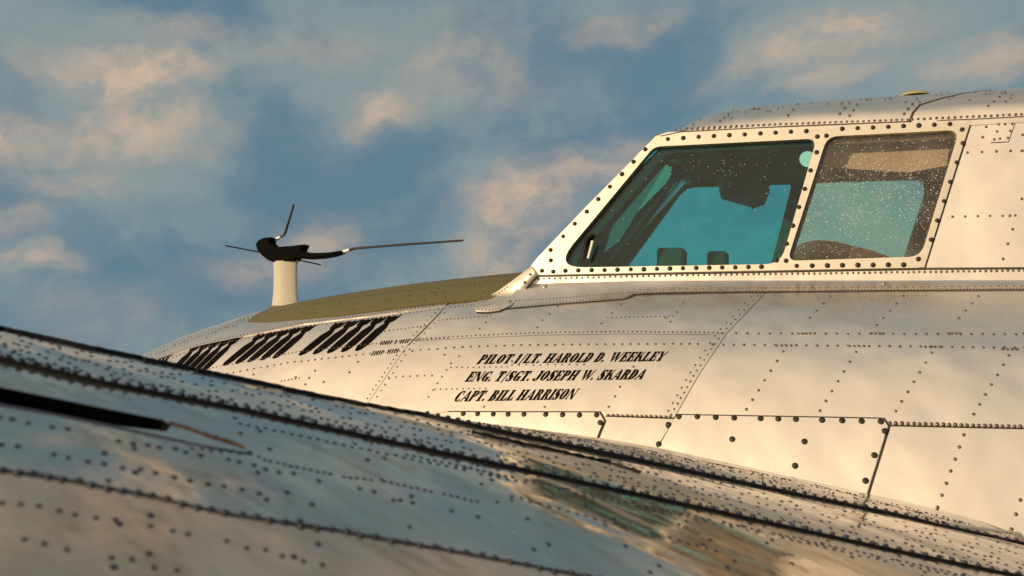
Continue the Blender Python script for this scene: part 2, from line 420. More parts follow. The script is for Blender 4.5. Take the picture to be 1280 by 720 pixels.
class Rivets:
    def __init__(s): s.vs = []; s.fs = []
    def add(s, p, n, r, h, seg=8, stretch=None):
        t = n.cross(Vector((0, 0, 1)));
        if t.length < .01: t = n.cross(Vector((1, 0, 0)))
        t.normalize(); b = n.cross(t); k = len(s.vs); n2 = seg
        for (rr, hh) in ((1.0, -.0006/h), (.93, .45), (.60, .86)):
            for i in range(seg):
                a = 2*pi*i/seg; s.vs.append(p+(t*cos(a)+b*sin(a))*r*rr+n*h*hh)
        s.vs.append(p+n*h)
        for q in range(2):
            for i in range(seg):
                j = (i+1) % seg; s.fs.append((k+q*seg+i, k+q*seg+j, k+(q+1)*seg+j, k+(q+1)*seg+i))
        for i in range(seg): s.fs.append((k+2*seg+i, k+2*seg+(i+1) % seg, k+3*seg))
    def px(s, S, x, y, r, base, h=None, seg=8):
        if S is not WING: r *= 1.15
        h_ = S.bvh.ray_cast(CAM, ray(x, y))
        if h_[0] is None: return
        u, v = S.uv(h_[0])
        if base == .0022: base = wbase(u, v)
        s.add(off(S, u, v, base), nrm(S, u, v), r, h or r*.55, seg)
    def row(s, S, pts, sp, r, base, jit=.12, h=None, seg=8, skip=0.0):
        acc = 0.0; nxt = 0.0
        for i in range(len(pts)-1):
            a, b = pts[i], pts[i+1]; d = math.hypot(b[0]-a[0], b[1]-a[1])
            while nxt <= acc+d:
                t = (nxt-acc)/d
                if random.random() >= skip:
                    s.px(S, a[0]+(b[0]-a[0])*t+random.uniform(-jit, jit)*2, a[1]+(b[1]-a[1])*t+random.uniform(-jit, jit)*2, r*random.uniform(.9, 1.08), base, h, seg)
                nxt += sp
            acc += d
    def build(s, name, mat, parent, label=None):
        return link(name, mesh(name, s.vs, s.fs, sharp=None), mat, parent, 'stuff', label)
def tube(pts, rad, seg=8, cap=True):
    vs = []; fs = []; n = len(pts)
    if isinstance(rad, (int, float)): rad = [rad]*n
    for i, p in enumerate(pts):
        t = (Vector(pts[min(i+1, n-1)])-Vector(pts[max(i-1, 0)])).normalized()
        a = t.cross(Vector((.13, .31, .94))).normalized(); b = t.cross(a)
        for k in range(seg):
            an = 2*pi*k/seg; vs.append(Vector(p)+(a*cos(an)+b*sin(an))*rad[i])
    for i in range(n-1):
        for k in range(seg):
            j = (k+1) % seg; fs.append((i*seg+k, i*seg+j, (i+1)*seg+j, (i+1)*seg+k))
    if cap: fs.append(tuple(range(seg))[::-1]); fs.append(tuple((n-1)*seg+k for k in range(seg)))
    return vs, fs
def prism(poly3, dvec):
    n = len(poly3); vs = [Vector(p) for p in poly3]+[Vector(p)+dvec for p in poly3]
    tri = tessellate_polygon([poly3]); fs = [tuple(t) for t in tri]+[tuple(n+i for i in reversed(t)) for t in tri]
    fs += [(i, (i+1) % n, n+(i+1) % n, n+i) for i in range(n)]
    me_vs, me_fs = vs, fs
    return me_vs, me_fs
def bm_fix(me):
    b = bmesh.new(); b.from_mesh(me); bmesh.ops.recalc_face_normals(b, faces=b.faces); b.to_mesh(me); b.free(); return me
def boxmesh(name, c, s, bev=.004, rot=None):
    b = bmesh.new(); bmesh.ops.create_cube(b, size=1)
    for v in b.verts: v.co = Vector((v.co.x*s[0], v.co.y*s[1], v.co.z*s[2]))
    if bev: bmesh.ops.bevel(b, geom=list(b.edges), offset=bev, segments=2, affect='EDGES')
    mt = Matrix.Translation(Vector(c)) @ (rot.to_4x4() if rot else Matrix.Identity(4)); bmesh.ops.transform(b, matrix=mt, verts=b.verts)
    me = bpy.data.meshes.new(name); b.to_mesh(me); b.free(); return me

# ------------------------------------------------------------------ ground
G = 9000
gm = mesh('ground', [(-G, -G, -2.9), (G, -G, -2.9), (G, G, -2.9), (-G, G, -2.9)], [(0, 1, 2, 3)], smooth=False)
link('ground', gm, M['ground'], None, 'structure')

# ------------------------------------------------------------------ fuselage body
nx, na = 150, 96; vs = []; fs = []
for i in range(nx+1):
    x = -4.4+(8.9)*i/nx
    for j in range(na): vs.append(FUS.P(x, 2*pi*j/na))
for i in range(nx):
    for j in range(na):
        q = (i*na+j, (i+1)*na+j, (i+1)*na+(j+1) % na, i*na+(j+1) % na)
        c = sum((vs[k] for k in q), Vector())/4
        if c.x > -1.12 and abs(c.y) < .48 and c.z > -.2: continue
        fs.append(q)
fs.append(tuple(range(na)))
FB = link('fuselage', mesh('fuselage', vs, fs, sharp=50), M['alu'], root)
PT = .0025
S1 = [(557, 384), (534, 408), (509, 433), (485, 468), (462, 502), (440, 538)]
S2 = [(957, 366.5), (933, 392), (909, 417), (874.5, 468), (843.5, 521.6), (818, 566)]
ROWA = [(522, 427), (600, 422.5), (681, 419.5), (780, 418), (880, 419), (909, 420)]
belt = [(1330, 362.5), (1280, 363), (1100, 364), (957, 366.5), (880, 368), (790, 374), (700, 381), (632, 387), (592, 391)]
DECK = [(300, 403), (331, 404), (421, 396.5), (470, 390.5), (524.6, 383.8), (560, 380), (600, 376.5)]
fp = lambda *a, **k: panel('skin_panel', FUS, *a, **k)
fp([(957, 366.5), (933, 392), (909, 417), (874.5, 468), (843.5, 521.6), (1104, 523.5), (1112, 531), (1330, 536), (1330, 362.5), (1100, 364)], PT, 0, M['alu'], FB)
fp([(557, 384), (522, 427), (600, 422.5), (681, 419.5), (780, 418), (880, 419), (909, 417), (933, 392), (957, 366.5), (880, 368), (790, 374), (700, 381), (632, 387), (600, 390), (592, 384), (600, 377)], PT, 0, M['alu'], FB)
fp([(522, 427), (600, 422.5), (681, 419.5), (780, 418), (880, 419), (909, 417), (874.5, 468), (843.5, 521.6), (757, 519), (752, 515), (560, 514.5), (440, 538), (462, 502), (485, 468), (509, 433)], PT, 0, M['alu'], FB)
fp([(1112, 533), (1330, 538), (1330, 700), (1055, 700), (1085, 618)], PT, 0, M['alu'], FB)
fp([(757, 521), (843.5, 524), (818, 566), (790, 640), (720, 640), (748, 545)], PT, 0, M['alu'], FB)
# nose skin: from first seam to the front, deck row and lower
nose_low = [(557, 384), (534, 408), (509, 433), (485, 468), (462, 502), (440, 538), (300, 540), (160, 520), (170, 458), (211, 446.5), (250, 434), (302, 423), (380, 407), (460, 397.5)]
fp(nose_low, PT, 0, M['alu'], FB)
# top nose strip runs over the crown in one sheet, down to the far side
near = [uvpx(FUS, *p) for p in dens([(557, 383), (460, 396.5), (380, 406), (302, 422), (250, 433), (211, 445.5), (172, 457)], 12, False)]
topn = near + [(u, pi-a) for u, a in reversed(near)]
panel('skin_panel', FUS, None, PT+.001, 0, M['alu'], FB, uvpoly=topn, gap=.0012)
# access panels with heavy fasteners
fp([(846, 519.5), (1104, 524.5), (1110, 533.5), (1084, 616), (1060, 690), (760, 690), (822, 562)], .0075, 0, M['alu'], FB, label='large removable access panel held by dark slotted fasteners')
fp([(560, 516), (750, 516.5), (755.5, 527), (748, 545), (725, 620), (540, 620)], .0075, 0, M['alu'], FB, label='access panel edge held by dark fasteners above the wing')
seam([S1, S2, ROWA, [(909, 420), (909, 417)], [(757, 520), (843, 523)], [(1112, 532), (1330, 537.3)]], FUS, .0045, .0004, FB)
# dark strips painted for the shadow along the access panel edges
seam([[(845, 519), (1105, 523.8), (1112, 533), (1085.5, 618), (1062, 688)], [(560, 515.3), (751, 515.8), (757, 527), (749.5, 545), (728, 615)]], FUS, .007, .0029, FB, name='access_panel_shadow')

# olive anti glare deck
near = [uvpx(FUS, *p) for p in dens(DECK, 10, False)]
near[0] = (near[0][0]-.03, pi/2-.02)
ex = [(-.95, near[-1][1]-.0)]
ol = near+ex + [(u, pi-a) for u, a in reversed(near+ex)]
panel('anti_glare_panel', FUS, None, .007, 0, M['olive'], FB, uvpoly=ol, gap=0, label='olive anti glare paint panel ahead of the windscreen')

# ---- rivets on the fuselage
R = Rivets(); r1, r2 = .0042, .0034
def both(pts, dx, dy, sp, r=r2):
    R.row(FUS, [(x+dx, y+dy) for x, y in pts], sp, r, PT); 
R.row(FUS, [(522, 424.5), (600, 419.5), (681, 416.5), (780, 415), (905, 416.5)], 5.6, r2, PT)
R.row(FUS, [(920, 417.3), (1100, 418), (1300, 418.6)], 14, r1, PT)
R.row(FUS, [(505, 440), (560, 435.5), (647, 432), (760, 431), (880, 430.5)], 10.5, r1, PT)
R.row(FUS, [(891, 431.3), (1064, 433), (1300, 435.6)], 13, r1, PT)
both(S1[:-1], -4, -1.5, 6.5); both(S1[:-1], 5, 1, 9)
both(S2[:-1], -5, -1.5, 8); both(S2[:-1], -11, -2.5, 11)
R.row(FUS, [(1112.5, 529), (1300, 534.3)], 7.4, .0052, PT, h=.004)
R.row(FUS, [(760, 519.4), (843, 521.2)], 6, .0042, PT)
for a, b, c, d in (((1037.4, 371), (1003.7, 406.8), (979, 440), (932, 513.7)), ((1128.8, 371), (1095, 408), (1069.8, 440.6), (1023.3, 516.4)), ((1223, 371), (1190.8, 406.8), (1164.6, 441.6), (1116.7, 519)), ((1310, 378), (1285, 406), (1261, 444.7), (1215.6, 520.5))):
    R.row(FUS, [a, b], 12.3, r1, PT); R.row(FUS, [c, d], 14.3, r1, PT)
    for k in range(4):
        R.px(FUS, b[0]-6+k*5, 417.6, r1, PT); R.px(FUS, c[0]-8+k*6, c[1]-7.3, r1, PT)
R.row(FUS, [(1204.6, 544), (1188, 590), (1168, 645)], 16, r1*1.1, PT)
R.row(FUS, [(1275, 625), (1262, 668)], 19, .005, PT)
R.row(FUS, [(548.5, 401), (616.4, 395)], 5, r2*.9, PT)
R.row(FUS, [(760, 398), (841, 396)], 5.4, r2*.9, PT)
R.row(FUS, [(544, 487), (612, 486)], 7, r2*.9, PT)
R.row(FUS, [(564, 460), (640, 459)], 7, r2*.9, PT); R.row(FUS, [(640, 457), (738, 456)], 9, r2*.9, PT)
R.row(FUS, [(486, 472), (545, 469.6)], 9, r2, PT)
R.row(FUS, [(564, 455), (543, 485), (534, 500)], 10, r2, PT)
for p in [(607.5, 404), (599.5, 411.7), (697, 384), (687, 393), (678, 401), (671.5, 410), (776, 381), (765, 392), (752, 405), (854, 379), (846, 391), (838, 403), (832, 398), (736, 446), (775, 484), (769, 496), (761, 509), (605, 509), (681, 509), (806, 447), (792, 459), (640, 452), (556, 444), (574, 446)]:
    R.px(FUS, p[0], p[1], r1*.9, PT)
nl = [(186, 455), (211, 445.5), (250, 432.5), (302, 421), (380, 405), (460, 396), (560, 381.5), (600, 377.5)]
R.row(FUS, [(x, y-1.5) for x, y in nl], 4.6, r2, PT+.001); R.row(FUS, [(x, y+3.6) for x, y in nl[1:]], 5.2, r2, PT)
R.row(FUS, [(184, 444.5), (206.6, 433.5), (255, 415.5), (296, 402.5)], 4.6, r2, PT+.001, jit=.2)
R.row(FUS, [(190, 446), (230, 428.5), (275, 412.5), (299, 405)], 5.4, r2, PT+.001, jit=.3)
R.row(FUS, [(481.9, 414.5), (532, 408)], 5, r2, PT)
R.row(FUS, [(250, 474), (289, 466.7), (360, 454), (460, 443), (500, 438)], 8.6, r1, PT)
R.row(FUS, [(262, 461), (374, 440), (472, 430), (515, 425.5)], 4.8, r2, PT)
R.row(FUS, [(520, 426), (560, 423)], 5, r2, PT)
for p in [(394, 464), (387, 473), (382, 481), (447.6, 453), (437, 466), (317, 468.5), (405, 478), (370, 472)]: R.px(FUS, *p, r1*1.1, PT)
R.row(FUS, [(352, 477), (378, 472.5)], 4.5, r2, PT)
for k in range(7): R.px(FUS, 206+k*13+random.uniform(-3, 3), 437-k*4.2+random.uniform(-3, 3), r1, PT+.001)
R.build('rivets', M['rivet'], FB)
RO_ = Rivets()
RO_.row(FUS, [(301, 400.8), (340, 388.2), (386.7, 377), (440, 366.5), (490, 359.7), (550, 352.5), (617.6, 347.8), (650, 346)], 5, r2, .007, jit=.2)
RO_.row(FUS, [(306, 402), (350, 391), (400, 381.5), (480, 368.5), (550, 360), (640, 353)], 5.2, r2, .007)
for k in range(34):
    t = random.random(); RO_.px(FUS, 340+t*270, 396-t*30+random.uniform(-9, 6)*(.4+t), r1*.85, .007)
RO_.build('deck_rivets', simple('dark_deck_rivet', (.04, .033, .018), .5), FB)
# big fasteners
Bf = Rivets()
for p in [(849, 522), (872, 522), (895, 523), (918, 523.7), (951, 524.4), (973, 524.9), (995, 525.4), (1027.7, 526.4), (1052.7, 527), (1077, 527.7), (1101, 528.2), (1106, 540), (1093, 570), (1082, 601.7), (1071, 632), (915.7, 550), (1005.7, 553), (994, 583), (836, 532), (824, 556),
          (617.5, 518.8), (636, 519), (655.7, 519), (683, 519.2), (704, 519.6), (725, 520), (746.5, 519.8), (751, 529.5), (598, 518.5), (580, 518.3)]:
    Bf.px(FUS, *p, .0085, .0075, h=.0035, seg=12)
Bf.build('panel_fasteners', M['bolt'], FB)

# ---- painted bomb tallies and lettering
def decal(name, S, polys, h, mat, parent, label=None, step=3.0):
    vs = []; fs = []
    for poly in polys:
        d = dens(poly, step)
        uvs = [uvpx(S, *p) for p in d]
        tri = tessellate_polygon([[Vector((x, y, 0)) for x, y in d]])
        k = len(vs); vs += [off(S, u, v, h) for u, v in uvs]
        for t in tri:
            a, b, c = (vs[k+i] for i in t); f = [k+i for i in t]
            if (b-a).cross(c-a).length < 1e-12: continue
            if (b-a).cross(c-a).dot(CAM-a) < 0: f = f[::-1]
            fs.append(f)
    # real paint thickness: a thin skirt is not visible at this size, the film sits 0.4 mm proud
    return link(name, mesh(name, vs, fs, sharp=None), mat, parent, None, label)
BOMB = [(0, 0), (.03, .55), (.14, .92), (.30, 1.0), (.62, 1.0), (.73, .62), (.78, .50), (.83, 1.0), (1.0, 1.15), (.955, .35), (1.0, 0.0), (.955, -.35), (1.0, -1.15), (.83, -1.0), (.78, -.50), (.73, -.62), (.62, -1.0), (.30, -1.0), (.14, -.92), (.03, -.55)]
def bomb(n, t, w):
    a = Vector(n); b = Vector(t); ax = b-a; side = Vector((1, -.10))*w
    poly = [tuple(a+ax*x+side*y) for x, y in BOMB]
    decal('bomb_mark', FUS, [poly], PT+.0006, M['bomb'], FB)
def lerp(a, b, t): return (a[0]+(b[0]-a[0])*t, a[1]+(b[1]-a[1])*t)
for k in range(5): t = k/4; bomb(lerp((375.5, 445), (446, 439.5), t), lerp((428, 403), (495, 394.5), t), 6.9)
for k in range(5): t = k/4; bomb(lerp((280, 458), (342.5, 449), t), lerp((330, 417), (390, 407), t), 6.1)
for k in range(5): t = k/4; bomb(lerp((205, 476), (251, 467), t), lerp((249, 430), (298, 422), t), 4.8)
for k in range(3): t = k/2; bomb(lerp((176, 480), (190, 474), t), lerp((207, 441.5), (217, 439), t), 2.2)
ticks = []
def tick(x, y, h=5): ticks.append([(x, y), (x+1.5, y), (x+1.5+h*.55, y-h), (x+h*.55, y-h)])
for k in range(5): tick(475+k*2.9, 432-k*.25)
tick(493, 430.6)
for k in range(4): tick(499.5+k*3, 430.2-k*.3)
for k in range(5): tick(464+k*2.9, 445.2-k*.35, 5.6); tick(483+k*3, 443-k*.3, 5.6)
decal('tally_mark', FUS, ticks, PT+.0006, M['ink'], FB)['kind'] = 'stuff'

def rc(x0, y0, x1, y1): return [(x0, y0), (x1, y0), (x1, y1), (x0, y1)]
def arc(cx, cy, ro, so, ri, si, a0, a1, n=8):
    o = [(cx+ro*cos(radians(a0+(a1-a0)*i/n)), cy+so*sin(radians(a0+(a1-a0)*i/n))) for i in range(n+1)]
    return o+[(cx+ri*cos(radians(a0+(a1-a0)*i/n)), cy+si*sin(radians(a0+(a1-a0)*i/n))) for i in range(n, -1, -1)]
def stem(x, s0=.05, s1=.05): return [rc(x, 0, x+.25, 1), rc(x-s0, 0, x, .07), rc(x-s0, .93, x, 1), rc(x+.25, 0, x+.25+s1, .07), rc(x+.25, .93, x+.25+s1, 1)]
tri_tr = lambda x: [(x-.16, .93), (x, .93), (x, .66)]
tri_br = lambda x: [(x-.16, .07), (x, .34), (x, .07)]
GL = {
 'I': (.37, stem(.06)), 'L': (.64, stem(.06)+[rc(.36, 0, .62, .07), tri_br(.62)]),
 'P': (.68, stem(.06, .05, 0)+[arc(.36, .71, .29, .29, .07, .23, -90, 90)]),
 'R': (.76, stem(.06)+[arc(.36, .73, .28, .27, .06, .21, -90, 90), [(.40, .46), (.54, .5), (.77, 0), (.50, 0)]]),
 'O': (.74, [arc(.34, .5, .33, .5, .06, .44, 95, 265), arc(.38, .5, .33, .5, .06, .44, -85, 85)]),
 'D': (.72, stem(.06, .05, 0)+[arc(.36, .5, .34, .5, .08, .43, -90, 90)]),
 'T': (.66, [rc(.2, 0, .45, .91), rc(.12, 0, .2, .07), rc(.45, 0, .53, .07), rc(0, .93, .65, 1), [(0, .93), (.15, .93), (0, .64)], [(.50, .93), (.65, .93), (.65, .64)]]),
 '1': (.50, [rc(.12, 0, .36, 1), rc(.04, 0, .12, .07), rc(.36, 0, .42, .07), [(0, .78), (.12, .98), (.12, .84)]]),
 '/': (.36, [[(.10, -.16), (.18, -.16), (.30, 1.05), (.22, 1.05)]]), '.': (.24, [rc(.03, 0, .19, .2)]), ' ': (.30, []),
 'H': (.86, stem(.06)+stem(.53)+[rc(.37, .46, .49, .54)]),
 'A': (.78, [[(.04, 0), (.12, 0), (.42, .9), (.38, 1)], [(.40, 1), (.50, 1), (.78, 0), (.50, 0)], rc(.20, .27, .50, .34), rc(0, 0, .18, .07)]),
 'W': (1.12, [[(.0, 1), (.27, 1), (.44, .0), (.36, 0)], [(.45, .06), (.62, .9), (.57, .98), (.42, .2)], [(.42, 1), (.69, 1), (.84, 0), (.76, 0)], [(.86, .06), (1.10, 1), (1.03, 1), (.82, .2)]]),
 'E': (.66, stem(.06)+[rc(.36, .93, .63, 1), tri_tr(.63), rc(.34, .46, .5, .54), rc(.46, .36, .51, .64), rc(.36, 0, .64, .07), tri_br(.64)]),
 'K': (.80, stem(.06)+[[(.36, .42), (.68, 1), (.61, 1), (.34, .5)], [(.40, .60), (.52, .72), (.84, 0), (.55, 0)]]),
 'Y': (.78, [[(0, 1), (.27, 1), (.44, .5), (.30, .42)], rc(.28, 0, .52, .42), [(.50, .46), (.76, 1), (.68, 1), (.45, .55)], rc(.2, 0, .6, .07)]),
 'N': (.80, [rc(.06, 0, .12, .92), rc(0, 0, .18, .07), [(.0, 1), (.25, 1), (.74, 0), (.56, 0)], rc(.66, .1, .72, 1), rc(.6, .93, .8, 1)]),
 'G': (.76, [arc(.36, .5, .34, .5, .07, .43, 95, 265), rc(.38, .93, .6, 1), [(.5, .93), (.66, 1), (.66, .64)], rc(.44, .0, .69, .42), rc(.38, .40, .74, .46)]),
 'S': (.60, [[(.04, .88), (.14, 1), (.28, 1), (.30, .74), (.56, .44), (.56, .14), (.46, 0), (.33, 0), (.31, .22), (.04, .56)], rc(.28, .93, .5, 1), [(.42, .93), (.56, 1), (.56, .68)], rc(.1, 0, .33, .07), [(.03, 0), (.18, .07), (.03, .34)]]),
 'J': (.56, [rc(.24, .16, .49, 1), rc(.16, .93, .56, 1), arc(.20, .2, .29, .22, .20, .13, 180, 360), arc(.04, .16, .1, .1, .0, .0, 0, 360)]),
 'C': (.68, [arc(.36, .5, .34, .5, .07, .43, 95, 265), rc(.38, .93, .54, 1), [(.46, .93), (.62, 1), (.62, .62)], rc(.38, 0, .54, .07), [(.46, .07), (.62, .3), (.60, .0)]]),
 'B': (.72, stem(.06, .05, 0)+[arc(.36, .75, .26, .25, .05, .19, -90, 90), arc(.36, .26, .31, .26, .08, .2, -90, 90)]),
}
def lettering(txt, bl, br, h, slant, label):
    sp = .07; tw = sum(GL[c][0]+sp for c in txt)-sp; x = 0; polys = []
    for c in txt:
        w, ps = GL[c]
        for p in ps:
            q = []; p = inset(p, -.016)
            for (gx, gy) in p:
                t = (x+gx)/tw; bx = bl[0]+(br[0]-bl[0])*t; by = bl[1]+(br[1]-bl[1])*t
                q.append((bx+slant*h*gy, by-h*gy))
            polys.append(q)
        x += w+sp
    decal('lettering', FUS, polys, PT+.0006, M['ink'], FB, label)['kind'] = 'stuff'
lettering('PILOT 1/LT. HAROLD D. WEEKLEY', (595.5, 455.6), (827.5, 451.6), 11.6, .78, 'black stencil name line, topmost of three')
lettering('ENG. T/SGT. JOSEPH W. SKARDA', (580.7, 477.6), (802, 474.6), 12.3, .76, 'black stencil name line, middle of three')
lettering('CAPT. BILL HARRISON', (566, 502.4), (715.5, 499.4), 13.0, .74, 'black stencil name line, lowest of three')

# ------------------------------------------------------------------ cockpit
H1c = [(692, 335.5), (976, 330.5), (1021, 174), (818, 184)]; H1r = [18, 26, 9, 20]
H2c = [(984, 326.8), (1151, 321.3), (1199, 163), (1034, 171.5)]; H2r = [9, 22, 11, 20]
HOLE1 = roundpoly(H1c, H1r); HOLE2 = roundpoly(H2c, H2r)
def outdir(d, off_=0.0): pass
# inner wall carries the frame plate: lower sill strip, wall aft of the windows
def wallpoly(px): return [uvpx(WALL, *p) for p in px]
cz0 = .16
bot_front = uvpx(WALL, 662, 352)
frontline = [uvpx(WALL, 656, 340.5), uvpx(WALL, 820.5, 171)]
f0, f1 = frontline
wall_out = [(f0[0]-.04, cz0), (4.4, cz0), (4.4, ZB), (f1[0], ZB), (f0[0], f0[1])]
CK = link('cockpit_section', fixn(mesh('cockpit_section', *patch(WALL, [dens(wall_out, .08), wallpoly(HOLE1), wallpoly(HOLE2)], 0, -.02, .12), sharp=None), WALL), M['alu'], root)
# window frame plate (near side)
FR = [(668.5, 344), (910, 339.5), (1155, 335), (1184, 243), (1213.5, 151.5), (1130, 154.8), (980, 160), (835, 166), (820, 171), (735.5, 256.5), (672, 323), (663.5, 334)]
panel('window_frame', WALL, FR, .006, .0, M['frame'], CK, gap=0, holes=[HOLE1, HOLE2], grid=.1, label='bolted metal frame round both near side windows')
# raised rim strip at the aft edge of frame
panel('frame_strip', WALL, [(1147, 334.6), (1155, 335), (1184, 243), (1213.5, 151.5), (1207, 152), (1177, 243)], .0085, .0, M['frame'], CK, gap=0, grid=.1)
# sill skin and aft skin
panel('skin_panel', WALL, [(655, 357), (668, 346.5), (910, 342), (1155, 337.5), (1340, 336.5), (1340, 356), (1150, 356), (900, 357), (760, 362)], .0025, 0, M['alu'], CK, grid=.08)
panel('skin_panel', WALL, [(1157, 335), (1216, 150.5), (1360, 143), (1360, 334.5)], .003, 0, M['alu'], CK, grid=.08, label='plain riveted skin panel aft of the windows')
seam([[(668, 345.5), (910, 341), (1155, 336.5), (1350, 335)], [(1156.5, 335), (1185.5, 243), (1215, 151)]], WALL, .005, .0036, CK)
panel('patch_plate', WALL, [(1238, 178.5), (1260, 177.5), (1269, 152), (1247, 153)], .0045, 0, M['alu'], CK, gap=0, grid=.1, label='small riveted rectangular patch plate')
seam([[(1238.5, 179), (1260.5, 178), (1269.5, 152)]], WALL, .003, .0034, CK, name='patch_seam')
FAR1 = roundpoly([(692, 335.5), (940, 331.5), (986, 175), (818, 184)], [18, 12, 9, 44]); FAR2 = roundpoly([(950, 328), (1151, 321.3), (1199, 163), (998, 173)], [9, 22, 26, 9])
# panes
def pane(name, hole, depth, mat, mirror=False, lab=None):
    uvs = [uvpx(WALL, *p) for p in hole]; uvs = inset(uvs, -.008)
    vs, fs = patch(WALL, [uvs], -depth, None, .4)
    if mirror: vs = [Vector((v.x, -v.y, v.z)) for v in vs]
    return link(name, mesh(name, vs, fs, sharp=None), mat, CK, None, lab)
pane('window_pane', HOLE1, .016, M['glass_teal'], lab='teal tinted forward side window glass')
pane('window_pane', HOLE2, .010, M['glass_clear'], lab='rain spotted clear aft side window glass')
pane('window_pane', FAR1, .016, M['glass_far'], True); pane('window_pane', FAR2, .016, M['glass_far'], True)
# linings (near reveal black, far side brown), outer skin of far side
NEAR1 = roundpoly([(708, 334), (976, 330.5), (1021, 177), (832, 188)], [12, 26, 9, 20])
def lining(mirror, t0, t1, mat, grow, name):
    hs = [inset([uvpx(WALL, *p) for p in h], grow) for h in ((FAR1, FAR2) if mirror else (NEAR1, HOLE2))]
    wo_ = [(f0[0]+.01, cz0-.1), (1.3, cz0-.1), (1.3, ZB-.01), (f1[0]+.01, ZB-.01), (f0[0]+.01, f0[1])]
    vs, fs = patch(WALL, [wo_]+hs, -t0, -t1, .4)
    n = len(vs); vs2, fs2 = patch(WALL, [wo_]+hs, -t1, None, .4)
    vs += vs2; fs = fs+[[i+n for i in f] for f in fs2]
    if mirror: vs = [Vector((v.x, -v.y, v.z)) for v in vs]
    return link(name, mesh(name, vs, fs, smooth=False), mat, CK)
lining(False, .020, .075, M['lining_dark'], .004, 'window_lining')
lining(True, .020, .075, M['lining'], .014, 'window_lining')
vs, fs = patch(WALL, [dens(wall_out, .08), wallpoly(FAR1), wallpoly(FAR2)], 0, -.018, .12)
link('far_side_skin', mesh('far_side_skin', [Vector((v.x, -v.y, v.z)) for v in vs], fs, sharp=30), M['alu'], CK)
# windscreen: two raked panes meeting at a centre post
C0 = WALL.P(*f0); C1 = WALL.P(*f1)
M0 = Vector((C0.x-.08, 0, .37)); M1 = Vector((C1.x-.035, 0, ZB+.02))
def quad_frame(a, b, c, d, w, th):      # ring of a quad, inner inset fraction w, thickness th
    cen = (a+b+c+d)/4; o = [a, b, c, d]; i_ = [p+(cen-p).normalized()*w for p in o]
    n = (b-a).cross(d-a).normalized()*th; vs = o+i_+[p+n for p in o]+[p+n for p in i_]; fs = []
    for k in range(4):
        j = (k+1) % 4
        fs += [(k, j, 4+j, 4+k), (8+k, 12+k, 12+j, 8+j), (k, 8+k, 8+j, j), (4+k, 4+j, 12+j, 12+k)]
    return vs, fs, i_
for s in (1, -1):
    mir = lambda p: Vector((p.x+.02, (p.y+(.015 if abs(p.y) > .1 else 0))*s, p.z))
    q = [mir(C0), mir(M0), mir(M1), mir(C1)]
    vs, fs, inn = quad_frame(*q, .03 if s < 0 else .015, -.02*s)
    link('windscreen_frame', bm_fix(mesh('windscreen_frame', vs, fs, smooth=False)), M['lining'], CK)
    cen = sum(inn, Vector())/4
    link('windscreen_pane', mesh('windscreen_pane', [p+(p-cen)*.02 for p in inn], [(0, 1, 2, 3)], smooth=False), M['glass_far'], CK)
vs, fs = tube([M0+Vector((.01, 0, -.02)), M1+Vector((.01, 0, 0))], .011, 8)
link('centre_post', mesh('centre_post', vs, fs), M['lining'], CK)
# corner post, slim
vs, fs = tube([C0+Vector((.012, .012, -.04)), C1+Vector((.012, .012, .0))], .010, 8)
link('corner_post', mesh('corner_post', vs, fs), M['frame'], CK)

# roof
u0 = -.65
vs = []; fs = []; nu, nb = 90, 48
for i in range(nu+1):
    t = i/nu; u = -.655+(4.4+.655)*(t**1.7)
    for j in range(nb+1): vs.append(ROOF.P(u, pi*j/nb))
fs = [(i*(nb+1)+j, (i+1)*(nb+1)+j, (i+1)*(nb+1)+j+1, i*(nb+1)+j+1) for i in range(nu) for j in range(nb)]
RF = link('roof', mesh('roof', vs, fs, sharp=50), M['alu'], CK)
RSEAM = [(1137.5, 152.5), (1141, 142.5), (1150, 132.5), (1175, 125), (1205, 118), (1240, 113.5), (1262, 112.3)]
# front roof sheet and aft roof sheet (aft overlaps, with the curved seam)
sm = [uvpx(ROOF, *p) for p in dens(RSEAM, 6, False)]
sm = [(u, min(b, 1.5)) for u, b in sm]
front = [(-.63, .02), (sm[0][0], .02)]+sm+[(sm[-1][0], pi-.02), (-.63, pi-.02)]
aft = [(4.3, .02), (4.3, pi-.02), (sm[-1][0]+.005, pi-.02)]+[(u+.004, b) for u, b in reversed(sm)]+[(sm[0][0]+.004, .02)]
panel('roof_sheet', ROOF, None, .002, 0, M['alu'], CK, uvpoly=dens(front, .05), gap=0, grid=.05)
panel('roof_sheet', ROOF, None, .0045, 0, M['alu'], CK, uvpoly=dens(aft, .05), gap=0, grid=.07)
seam([RSEAM[:-1]], ROOF, .009, .0052, CK, name='roof_seam', step=5)
